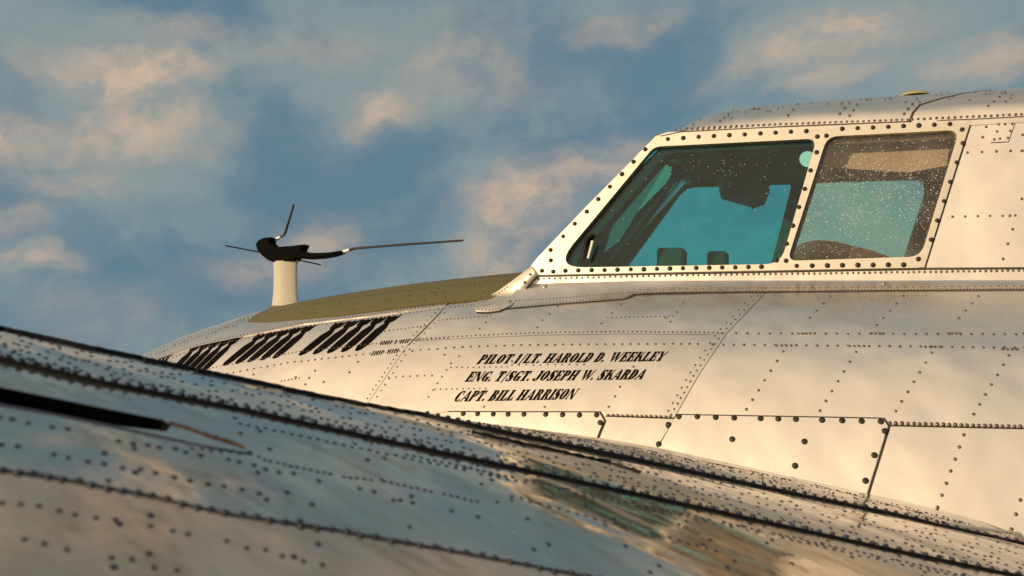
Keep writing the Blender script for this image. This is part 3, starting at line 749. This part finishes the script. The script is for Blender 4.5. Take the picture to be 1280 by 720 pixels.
# dark joint under the roof sheet
seam([[(826, 171), (850, 165.8), (980, 159), (1130, 153), (1213, 150.2), (1345, 143.5)]], WALL, .004, .0066, CK, name='roof_joint')
K = Rivets()
K.row(WALL, [(844, 162.5), (960, 156.8), (1130, 150.3)], 6.9, .0042, .002, h=.003)
K.row(ROOF, [(845, 161.5), (960, 156.2), (1136, 149.7)], 6.9, .0042, .002, h=.003)
K.row(ROOF, [(1140, 150), (1220, 146.5), (1345, 141)], 7.6, .0046, .0045, h=.0032)
K.row(WALL, [(673, 348.8), (840, 344.6), (1155, 340.2), (1330, 337.8)], 6.9, .0042, .0025, h=.003)
K.row(WALL, [(1190.7, 271.5), (1300, 269)], 15.6, .0042, .003); K.row(WALL, [(1209, 191), (1222, 190.5), (1240, 190), (1300, 188)], 18, .0046, .003)
for p in [(1232.5, 159), (1228, 172), (1248, 156.2), (1256, 156), (1265, 155.5), (1246, 165), (1262.5, 164.5), (1242.5, 175), (1249.5, 174), (1259.5, 173), (1265.5, 287), (1259.5, 305), (1253.5, 324), (1278, 169), (1277, 249), (1262, 270), (1277, 189)]: K.px(WALL, *p, .0042, .0045)
for a, b, s_ in (((985, 144.5), (1008, 118.5), 9), ((1050, 143), (1075, 112), 9), ((1062, 145), (1082, 114), 8), ((900, 152), (926, 131), 7), ((1130, 143), (1150, 120), 8), ((1235, 134), (1262, 112), 9)):
    K.row(ROOF, [a, b], s_, .0042, .0045)
for k in range(75):
    x = random.uniform(850, 1275); K.px(ROOF, x, interp([(850, 152), (900, 137), (1000, 123), (1150, 115), (1280, 113)], x)+random.uniform(1, 9)+random.choice([0, 0, 6]), .0036, .0045, h=.002)
K.row(ROOF, [(851, 151.5), (880, 142), (920, 133.5), (1000, 123), (1100, 117)], 5.5, .0036, .003, h=.0024, jit=.4, skip=.15)
K.build('rivets', M['rivet'], CK)
BB = Rivets(); fb = .0060
def blt(pts, n):
    seg = [math.hypot(pts[i+1][0]-pts[i][0], pts[i+1][1]-pts[i][1]) for i in range(len(pts)-1)]; T = sum(seg)
    BB.row(WALL, pts, T/(n-1)-1e-4, .0078, fb, jit=.1, h=.0062, seg=10)
blt([(835, 174.5), (862.8, 172.5), (1008, 164.6)], 10); blt([(806.8, 187.4), (704.5, 296)], 8)
blt([(707, 339), (952, 334)], 16); blt([(1020.8, 191), (983.7, 305.5)], 6); blt([(1052.7, 162), (1187, 156)], 8)
blt([(1203.5, 180), (1163.7, 300.7)], 6); blt([(996, 333), (1129.5, 331.5)], 8)
for p in [(688.7, 313), (689, 326), (1021.7, 171.6), (970.8, 326), (982.6, 326.5), (1033, 170.5), (1202.5, 163), (1148, 324.5), (678, 339), (692, 340)]: BB.px(WALL, *p, .0078, fb, h=.0062, seg=10)
BB.build('frame_bolts', M['bolt'], CK)

# fillet between cockpit wall and fuselage shoulder
lo = [(628, 387), (660, 384), (700, 380.5), (780, 374.5), (793, 368.5), (830, 366.8), (957, 365.5), (1100, 364), (1345, 362.5)]
hi = [(655, 356), (672, 355), (700, 354), (780, 352), (793, 351.5), (830, 351), (957, 351), (1100, 351), (1345, 350.5)]
vs = []; fs = []; LOd = []; 
for i in range(len(lo)-1):
    k = max(2, int((lo[i+1][0]-lo[i][0])/12))
    for j in range(k+(1 if i == len(lo)-2 else 0)):
        t = j/k; LOd.append((lerp(lo[i], lo[i+1], t), lerp(hi[i], hi[i+1], t)))
ns = 8
for a, b in LOd:
    p0 = off(FUS, *uvpx(FUS, *a), .004); p2 = off(WALL, *uvpx(WALL, *b), .0035)
    p2 = Vector((p0.x+(p2.x-p0.x)*.6, p2.y, p2.z)); c = (p0+p2)/2+Vector((0, .006, -.004))
    for k in range(ns+1):
        t = k/ns; vs.append(p0*(1-t)**2+c*2*t*(1-t)+p2*t*t)
for i in range(len(LOd)-1):
    for k in range(ns): fs.append((i*(ns+1)+k, (i+1)*(ns+1)+k, (i+1)*(ns+1)+k+1, i*(ns+1)+k+1))
fil = (vs, fs)
link('root_fillet', mesh('root_fillet', vs, fs, sharp=None), M['alu'], CK, label='curved metal fillet between cockpit side and shoulder')
fbvh = BVHTree.FromPolygons(vs, fs)
Q = Rivets()
def frow(pts, sp, r):
    for p in dens(pts, sp, False):
        h = fbvh.ray_cast(CAM, ray(*p))
        if h[0] is not None:
            n = h[1] if h[1].dot(CAM-h[0]) > 0 else -h[1]; Q.add(h[0], n, r, r*.6)
frow([(634, 384.8), (660, 381.7), (700, 378.2), (778, 372.4), (796, 365.8), (957, 363.2), (1345, 360)], 4.1, .0030)
frow([(645, 376), (700, 372.5), (791, 365)], 4.1, .0030)
frow([(800, 361.8), (957, 360), (1345, 357)], 9.5, .0032)
Q.build('fillet_rivets', M['rivet'], CK)
seam([[(612, 389.5), (632, 387.5), (660, 385), (700, 381.5), (780, 375.3), (793, 369.3), (830, 367.5), (957, 366.5), (1100, 365), (1340, 363.5)]], FUS, .005, .0042, CK, name='fillet_seam')

# windscreen foot fairing sweeping from the corner post onto the deck
upE = [(593, 381), (598, 375.5), (610, 371), (624, 362.5), (640, 351), (655, 339.5), (665, 332)]
loE = [(596, 390), (610, 390.5), (625, 388.5), (640, 381.5), (652, 368), (662, 355), (671, 345)]
vs = []; fs = []; ns = 8; n = len(upE)
def sm01(t): return t*t*(3-2*t)
up2 = dens(upE, 100, False)
cols = []
for i in range(25):
    t = i/24*(n-1); a = min(int(t), n-2); ft = t-a
    U = lerp(upE[a], upE[a+1], ft); B_ = lerp(loE[a], loE[a+1], ft); g = i/24
    row = []
    for k in range(ns+1):
        s = k/ns; p = lerp(B_, U, s)
        hf = FUS.bvh.ray_cast(CAM, ray(*p)); hw = WALL.bvh.ray_cast(CAM, ray(*p))
        dw = (hw[0]-CAM).length
        df = (hf[0]-CAM).length if hf[0] is not None else dw+.1
        df = min(df, dw+.45)
        d = df-.004+(dw-.010-df)*sm01(min(1, g*1.35)) + .02*s*s*sm01(g)
        d = min(d, min(df, dw)-.007)
        row.append(CAM+ray(*p)*d-Vector((0, .012*sin(pi*s), 0)))
    cols.append(row); vs += row
for i in range(24):
    for k in range(ns): fs.append((i*(ns+1)+k, (i+1)*(ns+1)+k, (i+1)*(ns+1)+k+1, i*(ns+1)+k+1))
# back side for thickness
nv = len(vs); vs += [v+Vector((.012, .02, -.008)) for v in vs]
fs += [tuple(nv+i for i in reversed(f)) for f in fs]
def rim(a, b): fs.append((a, b, nv+b, nv+a))
for i in range(24): rim(i*(ns+1), (i+1)*(ns+1)); rim((i+1)*(ns+1)+ns, i*(ns+1)+ns)
for k in range(ns): rim(k+1, k); rim(24*(ns+1)+k, 24*(ns+1)+k+1)
link('windscreen_fairing', bm_fix(mesh('windscreen_fairing', vs, fs, sharp=50)), M['frame'], CK, label='curved riveted fairing at the foot of the windscreen')
ffb = BVHTree.FromPolygons([v for r_ in cols for v in r_], [(i*(ns+1)+k, (i+1)*(ns+1)+k, (i+1)*(ns+1)+k+1, i*(ns+1)+k+1) for i in range(24) for k in range(ns)])
Q2 = Rivets(); vs2 = []
def frow2(pts, sp, r):
    for p in dens(pts, sp, False):
        h = ffb.ray_cast(CAM, ray(*p))
        if h[0] is not None:
            nn_ = h[1] if h[1].dot(CAM-h[0]) > 0 else -h[1]; Q2.add(h[0], nn_, r, r*.6)
frow2([(598, 386.8), (612, 387.5), (624, 385.5)], 4, .003); frow2([(599, 378.5), (612, 373), (624, 366), (634, 359)], 4, .003)
frow2([(638, 377), (648, 364), (656, 353), (663, 343)], 8, .006)
frow2([(606, 382), (618, 378)], 4, .0028)
Q2.build('fairing_rivets', M['bolt'], CK)
# black rubber edge along the fairing
ee = [cols[i][0]+Vector((.002, -.004, -.002)) for i in range(0, 25)]
vs, fs = tube(ee, .0035, 6); link('fairing_seal', mesh('fairing_seal', vs, fs), M['seam'], CK)

# two small drain scoops
for (x, y, w_, h_) in ((678, 359.5, 15, 7), (1100, 355.5, 17, 6.5)):
    tip = off(WALL, *uvpx(WALL, x-w_*.5, y+2.0), .003); vs = [tip]; rear = []
    for k in range(9):
        a = pi*k/8-pi/2
        bx, by = x+w_*.38+sin(a)*1.2, y+1-sin(a)*h_*.55
        rear.append(off(WALL, *uvpx(WALL, bx, by), .003+.016*cos(a)))
    vs += rear; fs = [(0, k+1, k+2) for k in range(8)]
    lip = [p+Vector((-.010, 0, 0)) for p in rear]; 
    k0 = len(vs); vs += [p-(p-(rear[0]+rear[-1])/2)*.15 for p in lip]
    fs += [(k+1, k+2, k0+k+1, k0+k) for k in range(8)]
    o = link('drain_scoop', bm_fix(mesh('drain_scoop', vs, fs, sharp=60)), M['frame'], CK)
    link('scoop_opening', mesh('scoop_opening', [p+Vector((-.006, 0, 0)) for p in rear], [tuple(range(9))], smooth=False), M['black'], CK)

# cockpit interior
link('headliner', mesh('headliner', [Vector((v.x, v.y*.93, v.z-.03)) for v in [ROOF.P(-.6+2.2*i/12, pi*j/16) for i in range(13) for j in range(17)]],
     [(i*17+j, i*17+j+1, (i+1)*17+j+1, (i+1)*17+j) for i in range(12) for j in range(16)]), M['lining'], CK)
link('cockpit_floor', boxmesh('cockpit_floor', (.3, 0, -.05), (2.7, .96, .03), .005), M['lining_dark'], CK)
link('bulkhead', boxmesh('bulkhead', (1.25, 0, .5), (.04, .86, 1.02), .005), M['lining'], CK)
# glare shield over the instrument panel
gs = []
for i in range(9):
    y = -.46+i*.115; gs.append((-.98-.12*(1-(y/.5)**2), y))
vs = []; 
for x, y in gs: vs += [Vector((x, y, .345)), Vector((x+.26, y, .355+.02*(1-(y/.5)**2))), Vector((x+.28, y, .30)), Vector((x+.25, y, -.05))]
fs = [(i*4+k, (i+1)*4+k, (i+1)*4+k+1, i*4+k+1) for i in range(8) for k in range(3)]
link('glare_shield', mesh('glare_shield', vs, fs, sharp=40), M['lining_dark'], CK)
def inbox(name, px0, py0, px1, py1, depth, d3, mat):
    a = at(px0, py0, depth); b = at(px1, py1, depth)
    c = (a+b)/2; return link(name, boxmesh(name, c, (abs(b.x-a.x), d3, abs(b.z-a.z)), .006), mat, CK)
inbox('instrument_box', 823, 311, 857, 346, 3.75, .12, M['lining']); inbox('instrument_box', 885, 315, 910, 346, 3.85, .10, M['lining'])
# overhead compass unit with trigger
a = [(905, 236), (908, 246), (930, 252.5), (950, 258), (956, 256), (962, 240), (962, 215), (905, 215)]
vs, fs = prism([at(x, y, 3.75) for x, y in a], fv*.09); vs2, fs2 = tube([at(941, 255, 3.78), at(941, 262, 3.78)], .004, 6)
k = len(vs); vs += vs2; fs += [tuple(i+k for i in f) for f in fs2]
link('overhead_unit', bm_fix(mesh('overhead_unit', vs, fs, smooth=False)), M['lining_dark'], CK)
# flat light beige panel just inside the near aft window
a = [(1036, 187), (1110, 180), (1205, 177), (1200, 212), (1152, 221), (1016, 213)]
vs, fs = prism([off(WALL, *uvpx(WALL, x-13, y-19), -.10) for x, y in a], Vector((0, .012, 0))); link('aft_window_panel', bm_fix(mesh('aft_window_panel', vs, fs, smooth=False)), M['beige'], CK)
# pilot seat back: rounded shell
seat = [(985, 345), (990, 326), (1000, 312), (1012, 303), (1022, 300), (1040, 301), (1062, 306), (1090, 313), (1110, 320), (1122, 345)]
vs, fs = prism([at(x, y, 3.42) for x, y in seat], fv*.10)
link('seat_back', bm_fix(mesh('seat_back', vs, fs, smooth=False)), M['leather'], CK)
# handle and round disc on the glass
vs, fs = tube([at(735, 323, 3.52), at(741, 301, 3.52)], .006, 8); link('grab_handle', mesh('grab_handle', vs, fs), M['chrome'], CK)
vs, fs = tube([at(729, 325, 3.56), at(732, 300, 3.56), at(741, 292, 3.56)], .011, 8); link('handle_bracket', mesh('handle_bracket', vs, fs), M['lining_dark'], CK)
dc = [(1009.5+10.5*cos(2*pi*k/20), 197+10*sin(2*pi*k/20)) for k in range(20)]
vs = [off(WALL, *uvpx(WALL, x, y), -.014) for x, y in dc]
link('vent_disc', mesh('vent_disc', vs, [tuple(range(20))], smooth=False), simple('pale_teal_plastic', (.16, .42, .44), .5), CK)

# rain drops on the panes
D = Rivets(); hb1 = [tuple(p) for p in HOLE1]; hb2 = [tuple(p) for p in HOLE2]
def drops(hole, cnt, depth, box, clus=None):
    k = 0
    while k < cnt:
        p = (random.uniform(box[0], box[2]), random.uniform(box[1], box[3]))
        if clus and random.random() > clus(p): continue
        if not pip(p, hole): continue
        k += 1; r = random.choice([.0006, .0008, .0009, .0011, .0013, .0017])
        u, v = uvpx(WALL, *p); D.add(off(WALL, u, v, -depth), nrm(WALL, u, v), r, r*.7, 6)
drops(hb2, 1700, .0095, (985, 160, 1200, 325), lambda p: 1.0 if 200 < p[1] < 280 else .5)
drops(hb1, 80, .0155, (700, 176, 1018, 240), lambda p: math.exp(-((p[0]-900)/60)**2-((p[1]-205)/15)**2)+.06)
drops(hb1, 45, .0155, (700, 176, 1018, 334))
D.build('rain_drops', M['water'], CK)

# yellow antenna blister on roof
u, b = uvpx(ROOF, 1146, 119); c = ROOF.P(u, b+.25); vs = []; fs = []
for i in range(7):
    for j in range(20):
        p = i/6*pi/2; vs.append(c+Vector((  .055*cos(p)*cos(2*pi*j/20), .05*cos(p)*sin(2*pi*j/20), -.004+.020*sin(p))))
fs = [(i*20+j, i*20+(j+1) % 20, (i+1)*20+(j+1) % 20, (i+1)*20+j) for i in range(6) for j in range(20)]
link('roof_blister', mesh('roof_blister', vs, fs), M['dome'], CK, label='low yellow antenna blister on the roof')

# ------------------------------------------------------------------ antenna mast on the nose deck
def dat(px, py): # point in the centre plane y=0
    d = ray(px, py); return CAM+d*(-CAM.y/d.y)
base = dat(357, 384); mast_pts = [(384+12, 16.4), (384, 14.6), (370, 13.2), (355, 12.5), (340, 12.4), (330, 13.0), (322, 14.2)]
vs = []; fs = []; seg = 20
for y, w_ in mast_pts:
    c = dat(357, y); sc_ = (dat(358, y)-dat(357, y)).length
    for k in range(seg):
        a = 2*pi*k/seg; cx = cos(a); th = .36*(1-.35*cx)
        vs.append(c+Vector((cx*w_*sc_*1.15, sin(a)*w_*sc_*1.15*th, 0)))
n = len(mast_pts)
fs = [(i*seg+k, i*seg+(k+1) % seg, (i+1)*seg+(k+1) % seg, (i+1)*seg+k) for i in range(n-1) for k in range(seg)]+[tuple((n-1)*seg+k for k in range(seg))]
MA = link('antenna_mast', mesh('antenna_mast', vs, fs), M['cream'], root, label='cream streamlined antenna mast on the olive nose deck')
def mring(y0_, y1_, w_, grow, name, mat):
    vs = []; n = 20
    for y in (y0_, y0_, y1_, y1_):
        c = dat(357, y); sc_ = (dat(358, y)-dat(357, y)).length
        g_ = grow if (len(vs)//n) in (1, 2) else 1.0
        for k in range(n):
            a = 2*pi*k/n; cx = cos(a); th = .36*(1-.35*cx); vs.append(c+Vector((cx*w_*sc_*1.15*g_, sin(a)*w_*sc_*1.15*th*g_, 0)))
    fs = [(i*n+k, i*n+(k+1) % n, (i+1)*n+(k+1) % n, (i+1)*n+k) for i in range(3) for k in range(n)]
    link(name, mesh(name, vs, fs), mat, MA)
mring(391, 382.5, 15.2, 1.16, 'base_flange', M['olive'])
head = [(323, 306), (326, 301.5), (333, 298), (342, 297), (346, 298.5), (342, 300.5), (341.5, 304), (345, 307.5), (352, 309), (368, 308), (380, 306.5), (384, 306.2), (380.5, 314), (386, 316), (400, 317), (415, 316), (428, 314), (429, 317), (418, 320.5), (404, 323), (388, 324), (374, 323), (371, 326.5), (358, 327.5), (344, 328), (338, 325.5), (331, 320), (325, 313)]
pts = [dat(*p) for p in head]
vs, fs = prism([p+Vector((0, -.03, 0)) for p in pts], Vector((0, .06, 0)))
hm = bm_fix(mesh('antenna_head', vs, fs, smooth=False))
bb = bmesh.new(); bb.from_mesh(hm); bmesh.ops.bevel(bb, geom=[e for e in bb.edges if abs((e.verts[0].co-e.verts[1].co).normalized().y) < .1 and len(e.link_faces) == 2 and e.calc_face_angle() > 1], offset=.006, segments=2, affect='EDGES'); bb.to_mesh(hm); bb.free()
link('antenna_head', hm, M['black'], MA)
def rod(pp, r, mat, ys=None):
    P_ = [dat(*p) for p in pp]
    if ys: P_ = [CAM+ray(*p)*((-CAM.y+y_)/ray(*p).y) for p, y_ in zip(pp, ys)]
    vs, fs = tube(P_, r, 8); link('antenna_rod', mesh('antenna_rod', vs, fs), mat, MA)
rod([(342, 299.5), (350, 296.5), (355, 293.5), (357, 290), (361, 276), (367, 255.5)], .0062, M['brushed'])
rod([(426, 315.5), (434, 313.5), (442, 311), (450, 310), (500, 306), (579, 300.5)], [.009, .0075, .006, .0058, .0056, .005], M['brushed'])
rod([(281.5, 307), (326, 315.5), (357, 321.5), (401, 331)], .0036, M['brushed'], [-.12, -.02, .03, .12])
rod([(342, 299.8), (350.5, 296.3)], .0072, M['chrome']); rod([(427.5, 315.2), (437, 312.4)], .0088, M['chrome'])

# ------------------------------------------------------------------ wing in the foreground
def wuv(px, py): return uvpx(WING, px, py)
def wline(pts, sp=14): return [wuv(*p) for p in dens(pts, sp, False)]
L1 = [(-90, 393), (0, 412), (120, 438), (250, 463), (400, 493), (480, 510), (640, 545), (800, 578), (960, 612), (1120, 645), (1280, 682), (1360, 700)]
L2 = [(-90, 427), (0, 450), (130, 480), (300, 513), (500, 556), (700, 598), (900, 641), (1100, 685), (1250, 716), (1360, 738)]
L3 = [(-90, 570), (0, 590), (70, 600), (190, 623), (280, 644), (420, 665), (560, 690), (700, 716), (800, 735)]
# underlying wing body, with a closed underside
nu, nq = 110, 90; vs = []; fs = []
SLOT = [(-40, 476), (0, 483.5), (110, 506), (205, 525), (214, 531.5), (208, 539.5), (150, 533), (60, 516), (0, 505), (-40, 497)]
slot_uv = [wuv(*p) for p in dens(SLOT, 8)]
poly = dens([(-1.2, -1.05), (4.0, -1.05), (4.0, 1.5), (-1.2, 1.5)], .1)
vs, fs = patch(WING, [poly, slot_uv], 0, -.10, .055)
WB = link('wing', fixn(mesh('wing', vs, fs, sharp=None), WING), M['wing'], root, label='upper surface of the wing crossing the foreground, wet and riveted')
# slot interior: black tray and liner paint in the shade inside the opening
tp = inset(slot_uv, -.01)
vs, fs = patch(WING, [tp], -.085, None, .2); link('slot_tray', mesh('slot_tray', vs, fs), M['black'], WB)
sl_in = inset(slot_uv, .0015); vs = []
for u, q in sl_in: vs += [off(WING, u, q, -.0008), off(WING, u, q, -.09)]
nn = len(sl_in); link('slot_wall', mesh('slot_wall', vs, [(2*i, 2*((i+1) % nn), 2*((i+1) % nn)+1, 2*i+1) for i in range(nn)], smooth=False), M['black'], WB)
def band(uvs, w, lo_, hi_, name, mat, lab=None, bead=0, lump=0):
    """raised strip along a line on the wing: a low rounded section"""
    vs = []; fs = []; prof = [(-.5, 0), (-.42, .7), (-.15, 1), (.15, 1), (.42, .7), (.5, 0)]; n = len(uvs); m_ = len(prof)
    for i, (u, q) in enumerate(uvs):
        ww = w(i/(n-1)) if callable(w) else w
        hh = hi_*(1+lump*random.uniform(-.5, .6)); ww *= (1+lump*.5*random.uniform(-.6, .6))
        for a, b_ in prof: vs.append(off(WING, u, q+a*ww, lo_+(hh-lo_)*b_))
    fs = [(i*m_+k, (i+1)*m_+k, (i+1)*m_+k+1, i*m_+k+1) for i in range(n-1) for k in range(m_-1)]
    return link(name, mesh(name, vs, fs, sharp=60), mat, WB, None, lab)
def overlay(px_or_uv, top, mat, lab=None):
    vs, fs = patch(WING, [inset(px_or_uv, 0.0)], top, 0, .06); return link('wing_skin_sheet', fixn(mesh('wing_skin_sheet', vs, fs, sharp=None), WING), mat, WB, None, lab)
l1 = wline(L1, 10); l2 = wline(L2, 10); l3 = wline(L3, 10)
# skin sheets between the laps, each 1-2 mm proud of the next
overlay(l1+l2[::-1], .0016, M['wing'], 'densely riveted strip between the two black laps')
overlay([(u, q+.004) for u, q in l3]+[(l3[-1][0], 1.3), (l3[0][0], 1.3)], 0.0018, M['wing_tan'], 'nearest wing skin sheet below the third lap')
overlay([(u, q-.004) for u, q in l1]+[(l1[-1][0], -.95), (l1[0][0], -.95)], .002, M['wing'], 'leading skin sheet beyond the black lap')
band(wline(L1, 5), .021, -.001, .0080, 'lap_strip', M['rubber'], 'thick black sealed lap along the wing crest', lump=.12)
band(wline(L2, 6), .0085, -.001, .0042, 'lap_strip', M['rubber'], 'thinner black lap below the crest', lump=.12)
band(wline(L3, 6), .0060, 0, .0034, 'lap_strip', simple('grimy_lap', (.06, .05, .045), .6), 'fine grimy lap across the near wing skin', lump=.4)
# second dark lap patch right of centre
band(wline([(590, 541), (640, 553), (700, 566), (760, 579), (800, 592)], 5), lambda t: .010*sin(pi*min(1, t*1.1+.05))+.002, -.001, .005, 'lap_strip', M['rubber'], lump=.5)
band(wline([(480, 507.5), (560, 521), (640, 535), (800, 562), (1000, 602), (1120, 634), (1200, 655)], 6), .0025, 0, .002, 'edge_seam', M['rubber'], lump=.7)
# cracked paint line running aft from the slot
band(wline([(212, 529), (236, 536), (262, 545), (290, 553), (306, 560)], 4), .0035, 0, .002, 'rust_line', simple('rust_brown', (.06, .028, .014), .8), lump=.8)
band(wline([(-40, 499), (60, 517), (140, 533), (210, 548), (260, 559), (316, 568)], 5), .0024, 0, .0015, 'slot_lip', simple('bluish_edge', (.06, .07, .12), .5), lump=.3)
# rivets
def qat(Lq, u_):     # q of a lap line at span position u
    for i in range(len(Lq)-1):
        a, b = Lq[i], Lq[i+1]
        if min(a[0], b[0]) <= u_ <= max(a[0], b[0]): return a[1]+(b[1]-a[1])*(u_-a[0])/(b[0]-a[0]+1e-9)
    return None
def wbase(u, q):     # sheet thickness under a rivet
    b, c = qat(l2, u), qat(l3, u)
    return .0002 if b is not None and q > b and (c is None or q < c) else .0018
WR = Rivets()
def wrow(pts, sp, r, skip=0, jit=.3, h=None): WR.row(WING, pts, sp, r, .0022, jit=jit, h=h or r*.25, skip=skip, seg=8)
def between(La, Lb, t):
    out = []
    for p in La:
        for i in range(len(Lb)-1):
            if Lb[i][0] <= p[0] <= Lb[i+1][0]:
                y = Lb[i][1]+(Lb[i+1][1]-Lb[i][1])*(p[0]-Lb[i][0])/(Lb[i+1][0]-Lb[i][0]); out.append((p[0], p[1]+(y-p[1])*t)); break
    return out
for t, sp, sk in ((.14, 13, .3), (.28, 10, .35), (.44, 9, .4), (.6, 10, .4), (.76, 9, .35), (.88, 12, .3)):
    wrow(between(L1, L2, t), sp, .0034, sk, jit=1.0)
# rows beading on the laps
for Lx, sp, r in ((L1, 13, .0055), (L2, 17, .005)):
    WR.row(WING, [(x, y-1.2) for x, y in Lx], sp, r, .006 if Lx is L1 else .003, jit=.2, h=.005)
WR.row(WING, L3, 19, .0040, .0030, jit=.8, h=.002)
def scat(n, x0, x1, la, lb, t0, t1, r, pair=.4):
    for k in range(n):
        x = random.uniform(x0, x1); t = random.uniform(t0, t1)
        ya = interp(la, x); yb = interp(lb, x); y = ya+(yb-ya)*t
        if pip((x, y), SLOT) or abs(y-interp([(0, 497), (214, 535)], min(x, 214))) < 12 and x < 225: continue
        WR.px(WING, x, y, r*random.uniform(.8, 1.2), .0022, h=r*.25)
        if random.random() < pair: WR.px(WING, x+random.uniform(7, 15), y+random.uniform(1, 5), r, .0022, h=r*.25)
LB = [(0, 720), (1280, 1000)]
random.seed(21)
def ribrow(u0_, q0_, q1_, sp, r, du=.0):
    q = q0_
    while q < q1_:
        P0 = WING.P(u0_+du*(q-q0_), q)
        if random.random() > .1: WR.add(off(WING, u0_+du*(q-q0_)+random.uniform(-.002, .002), q+random.uniform(-.003, .003), wbase(u0_, q)), nrm(WING, u0_, q), r*random.uniform(.85, 1.15), r*.3, 8)
        q += sp
SLOTU = [u for u, q in slot_uv]; slo = min(SLOTU)
u_ = .02
while u_ < 2.75:
    qa, qb, qc = qat(l1, u_), qat(l2, u_), qat(l3, u_)
    if qb is not None:
        start = qb+.02
        if u_ > slo-.06: start = max(q for u, q in slot_uv if abs(u-u_) < .35)+.05 if any(abs(u-u_) < .35 for u in SLOTU) else start
        ribrow(u_, start, (qc or .95)+.0, .052, .0036); ribrow(u_+.028, start+.02, (qc or .95)+.0, .052, .0036)
        if qc is not None: ribrow(u_-.01, qc+.03, qc+.5, .055, .0036, .12); ribrow(u_+.02, qc+.05, qc+.5, .055, .0036, .12)
    u_ += .155
# span rows on the sheet below the second lap
wrow(between(L2, L3+[(1280, 850)], .12)[3:], 11, .0034, .12)
wrow([(500, 566), (600, 588), (700, 609), (900, 652), (1100, 696), (1220, 722)], 9, .0036, .12)
wrow([(330, 575), (380, 586), (430, 596), (490, 604), (530, 612), (600, 628)], 8.5, .003, .15); wrow([(240, 560), (330, 571)], 12, .0026, .2)
wrow([(0, 520), (120, 545), (240, 566), (330, 585), (450, 612), (600, 648)], 17, .0036, .2, 1.0); wrow([(0, 556), (120, 577), (240, 600), (400, 632)], 22, .0036, .25, 1.0)
wrow([(0, 630), (150, 652), (300, 684), (420, 712)], 24, .0032, .25, 1.2); wrow([(0, 672), (120, 694), (220, 716)], 28, .0030, .25, 1.2)
wrow([(640, 620), (720, 642), (800, 662), (900, 690)], 12, .003, .25)
WR.build('wing_rivets', M['wrivet'], WB)
# fine droplets lying on the leading sheet
WD = Rivets(); random.seed(5)
for k in range(500):
    x = random.uniform(500, 1280); t = random.random()
    top_y = interp([(480, 509), (700, 546), (1000, 603), (1280, 672)], x); bot_y = interp(L1, x)
    WD.px(WING, x, top_y+(bot_y-top_y)*(t**1.6), random.uniform(.002, .0036), .0022, h=.0014, seg=6)
WD.build('rain_specks', M['wrivet'], WB)
# fillet where the wing meets the fuselage
band([wuv(x, y) for x, y in dens([(1180, 655), (1230, 662), (1290, 670)], 6, False)], .02, 0, .006, 'wing_fillet_strip', M['frame'])
print('ray misses', MISS[0], 'wing near', (WING.P(*wuv(0, 700))-CAM).length)
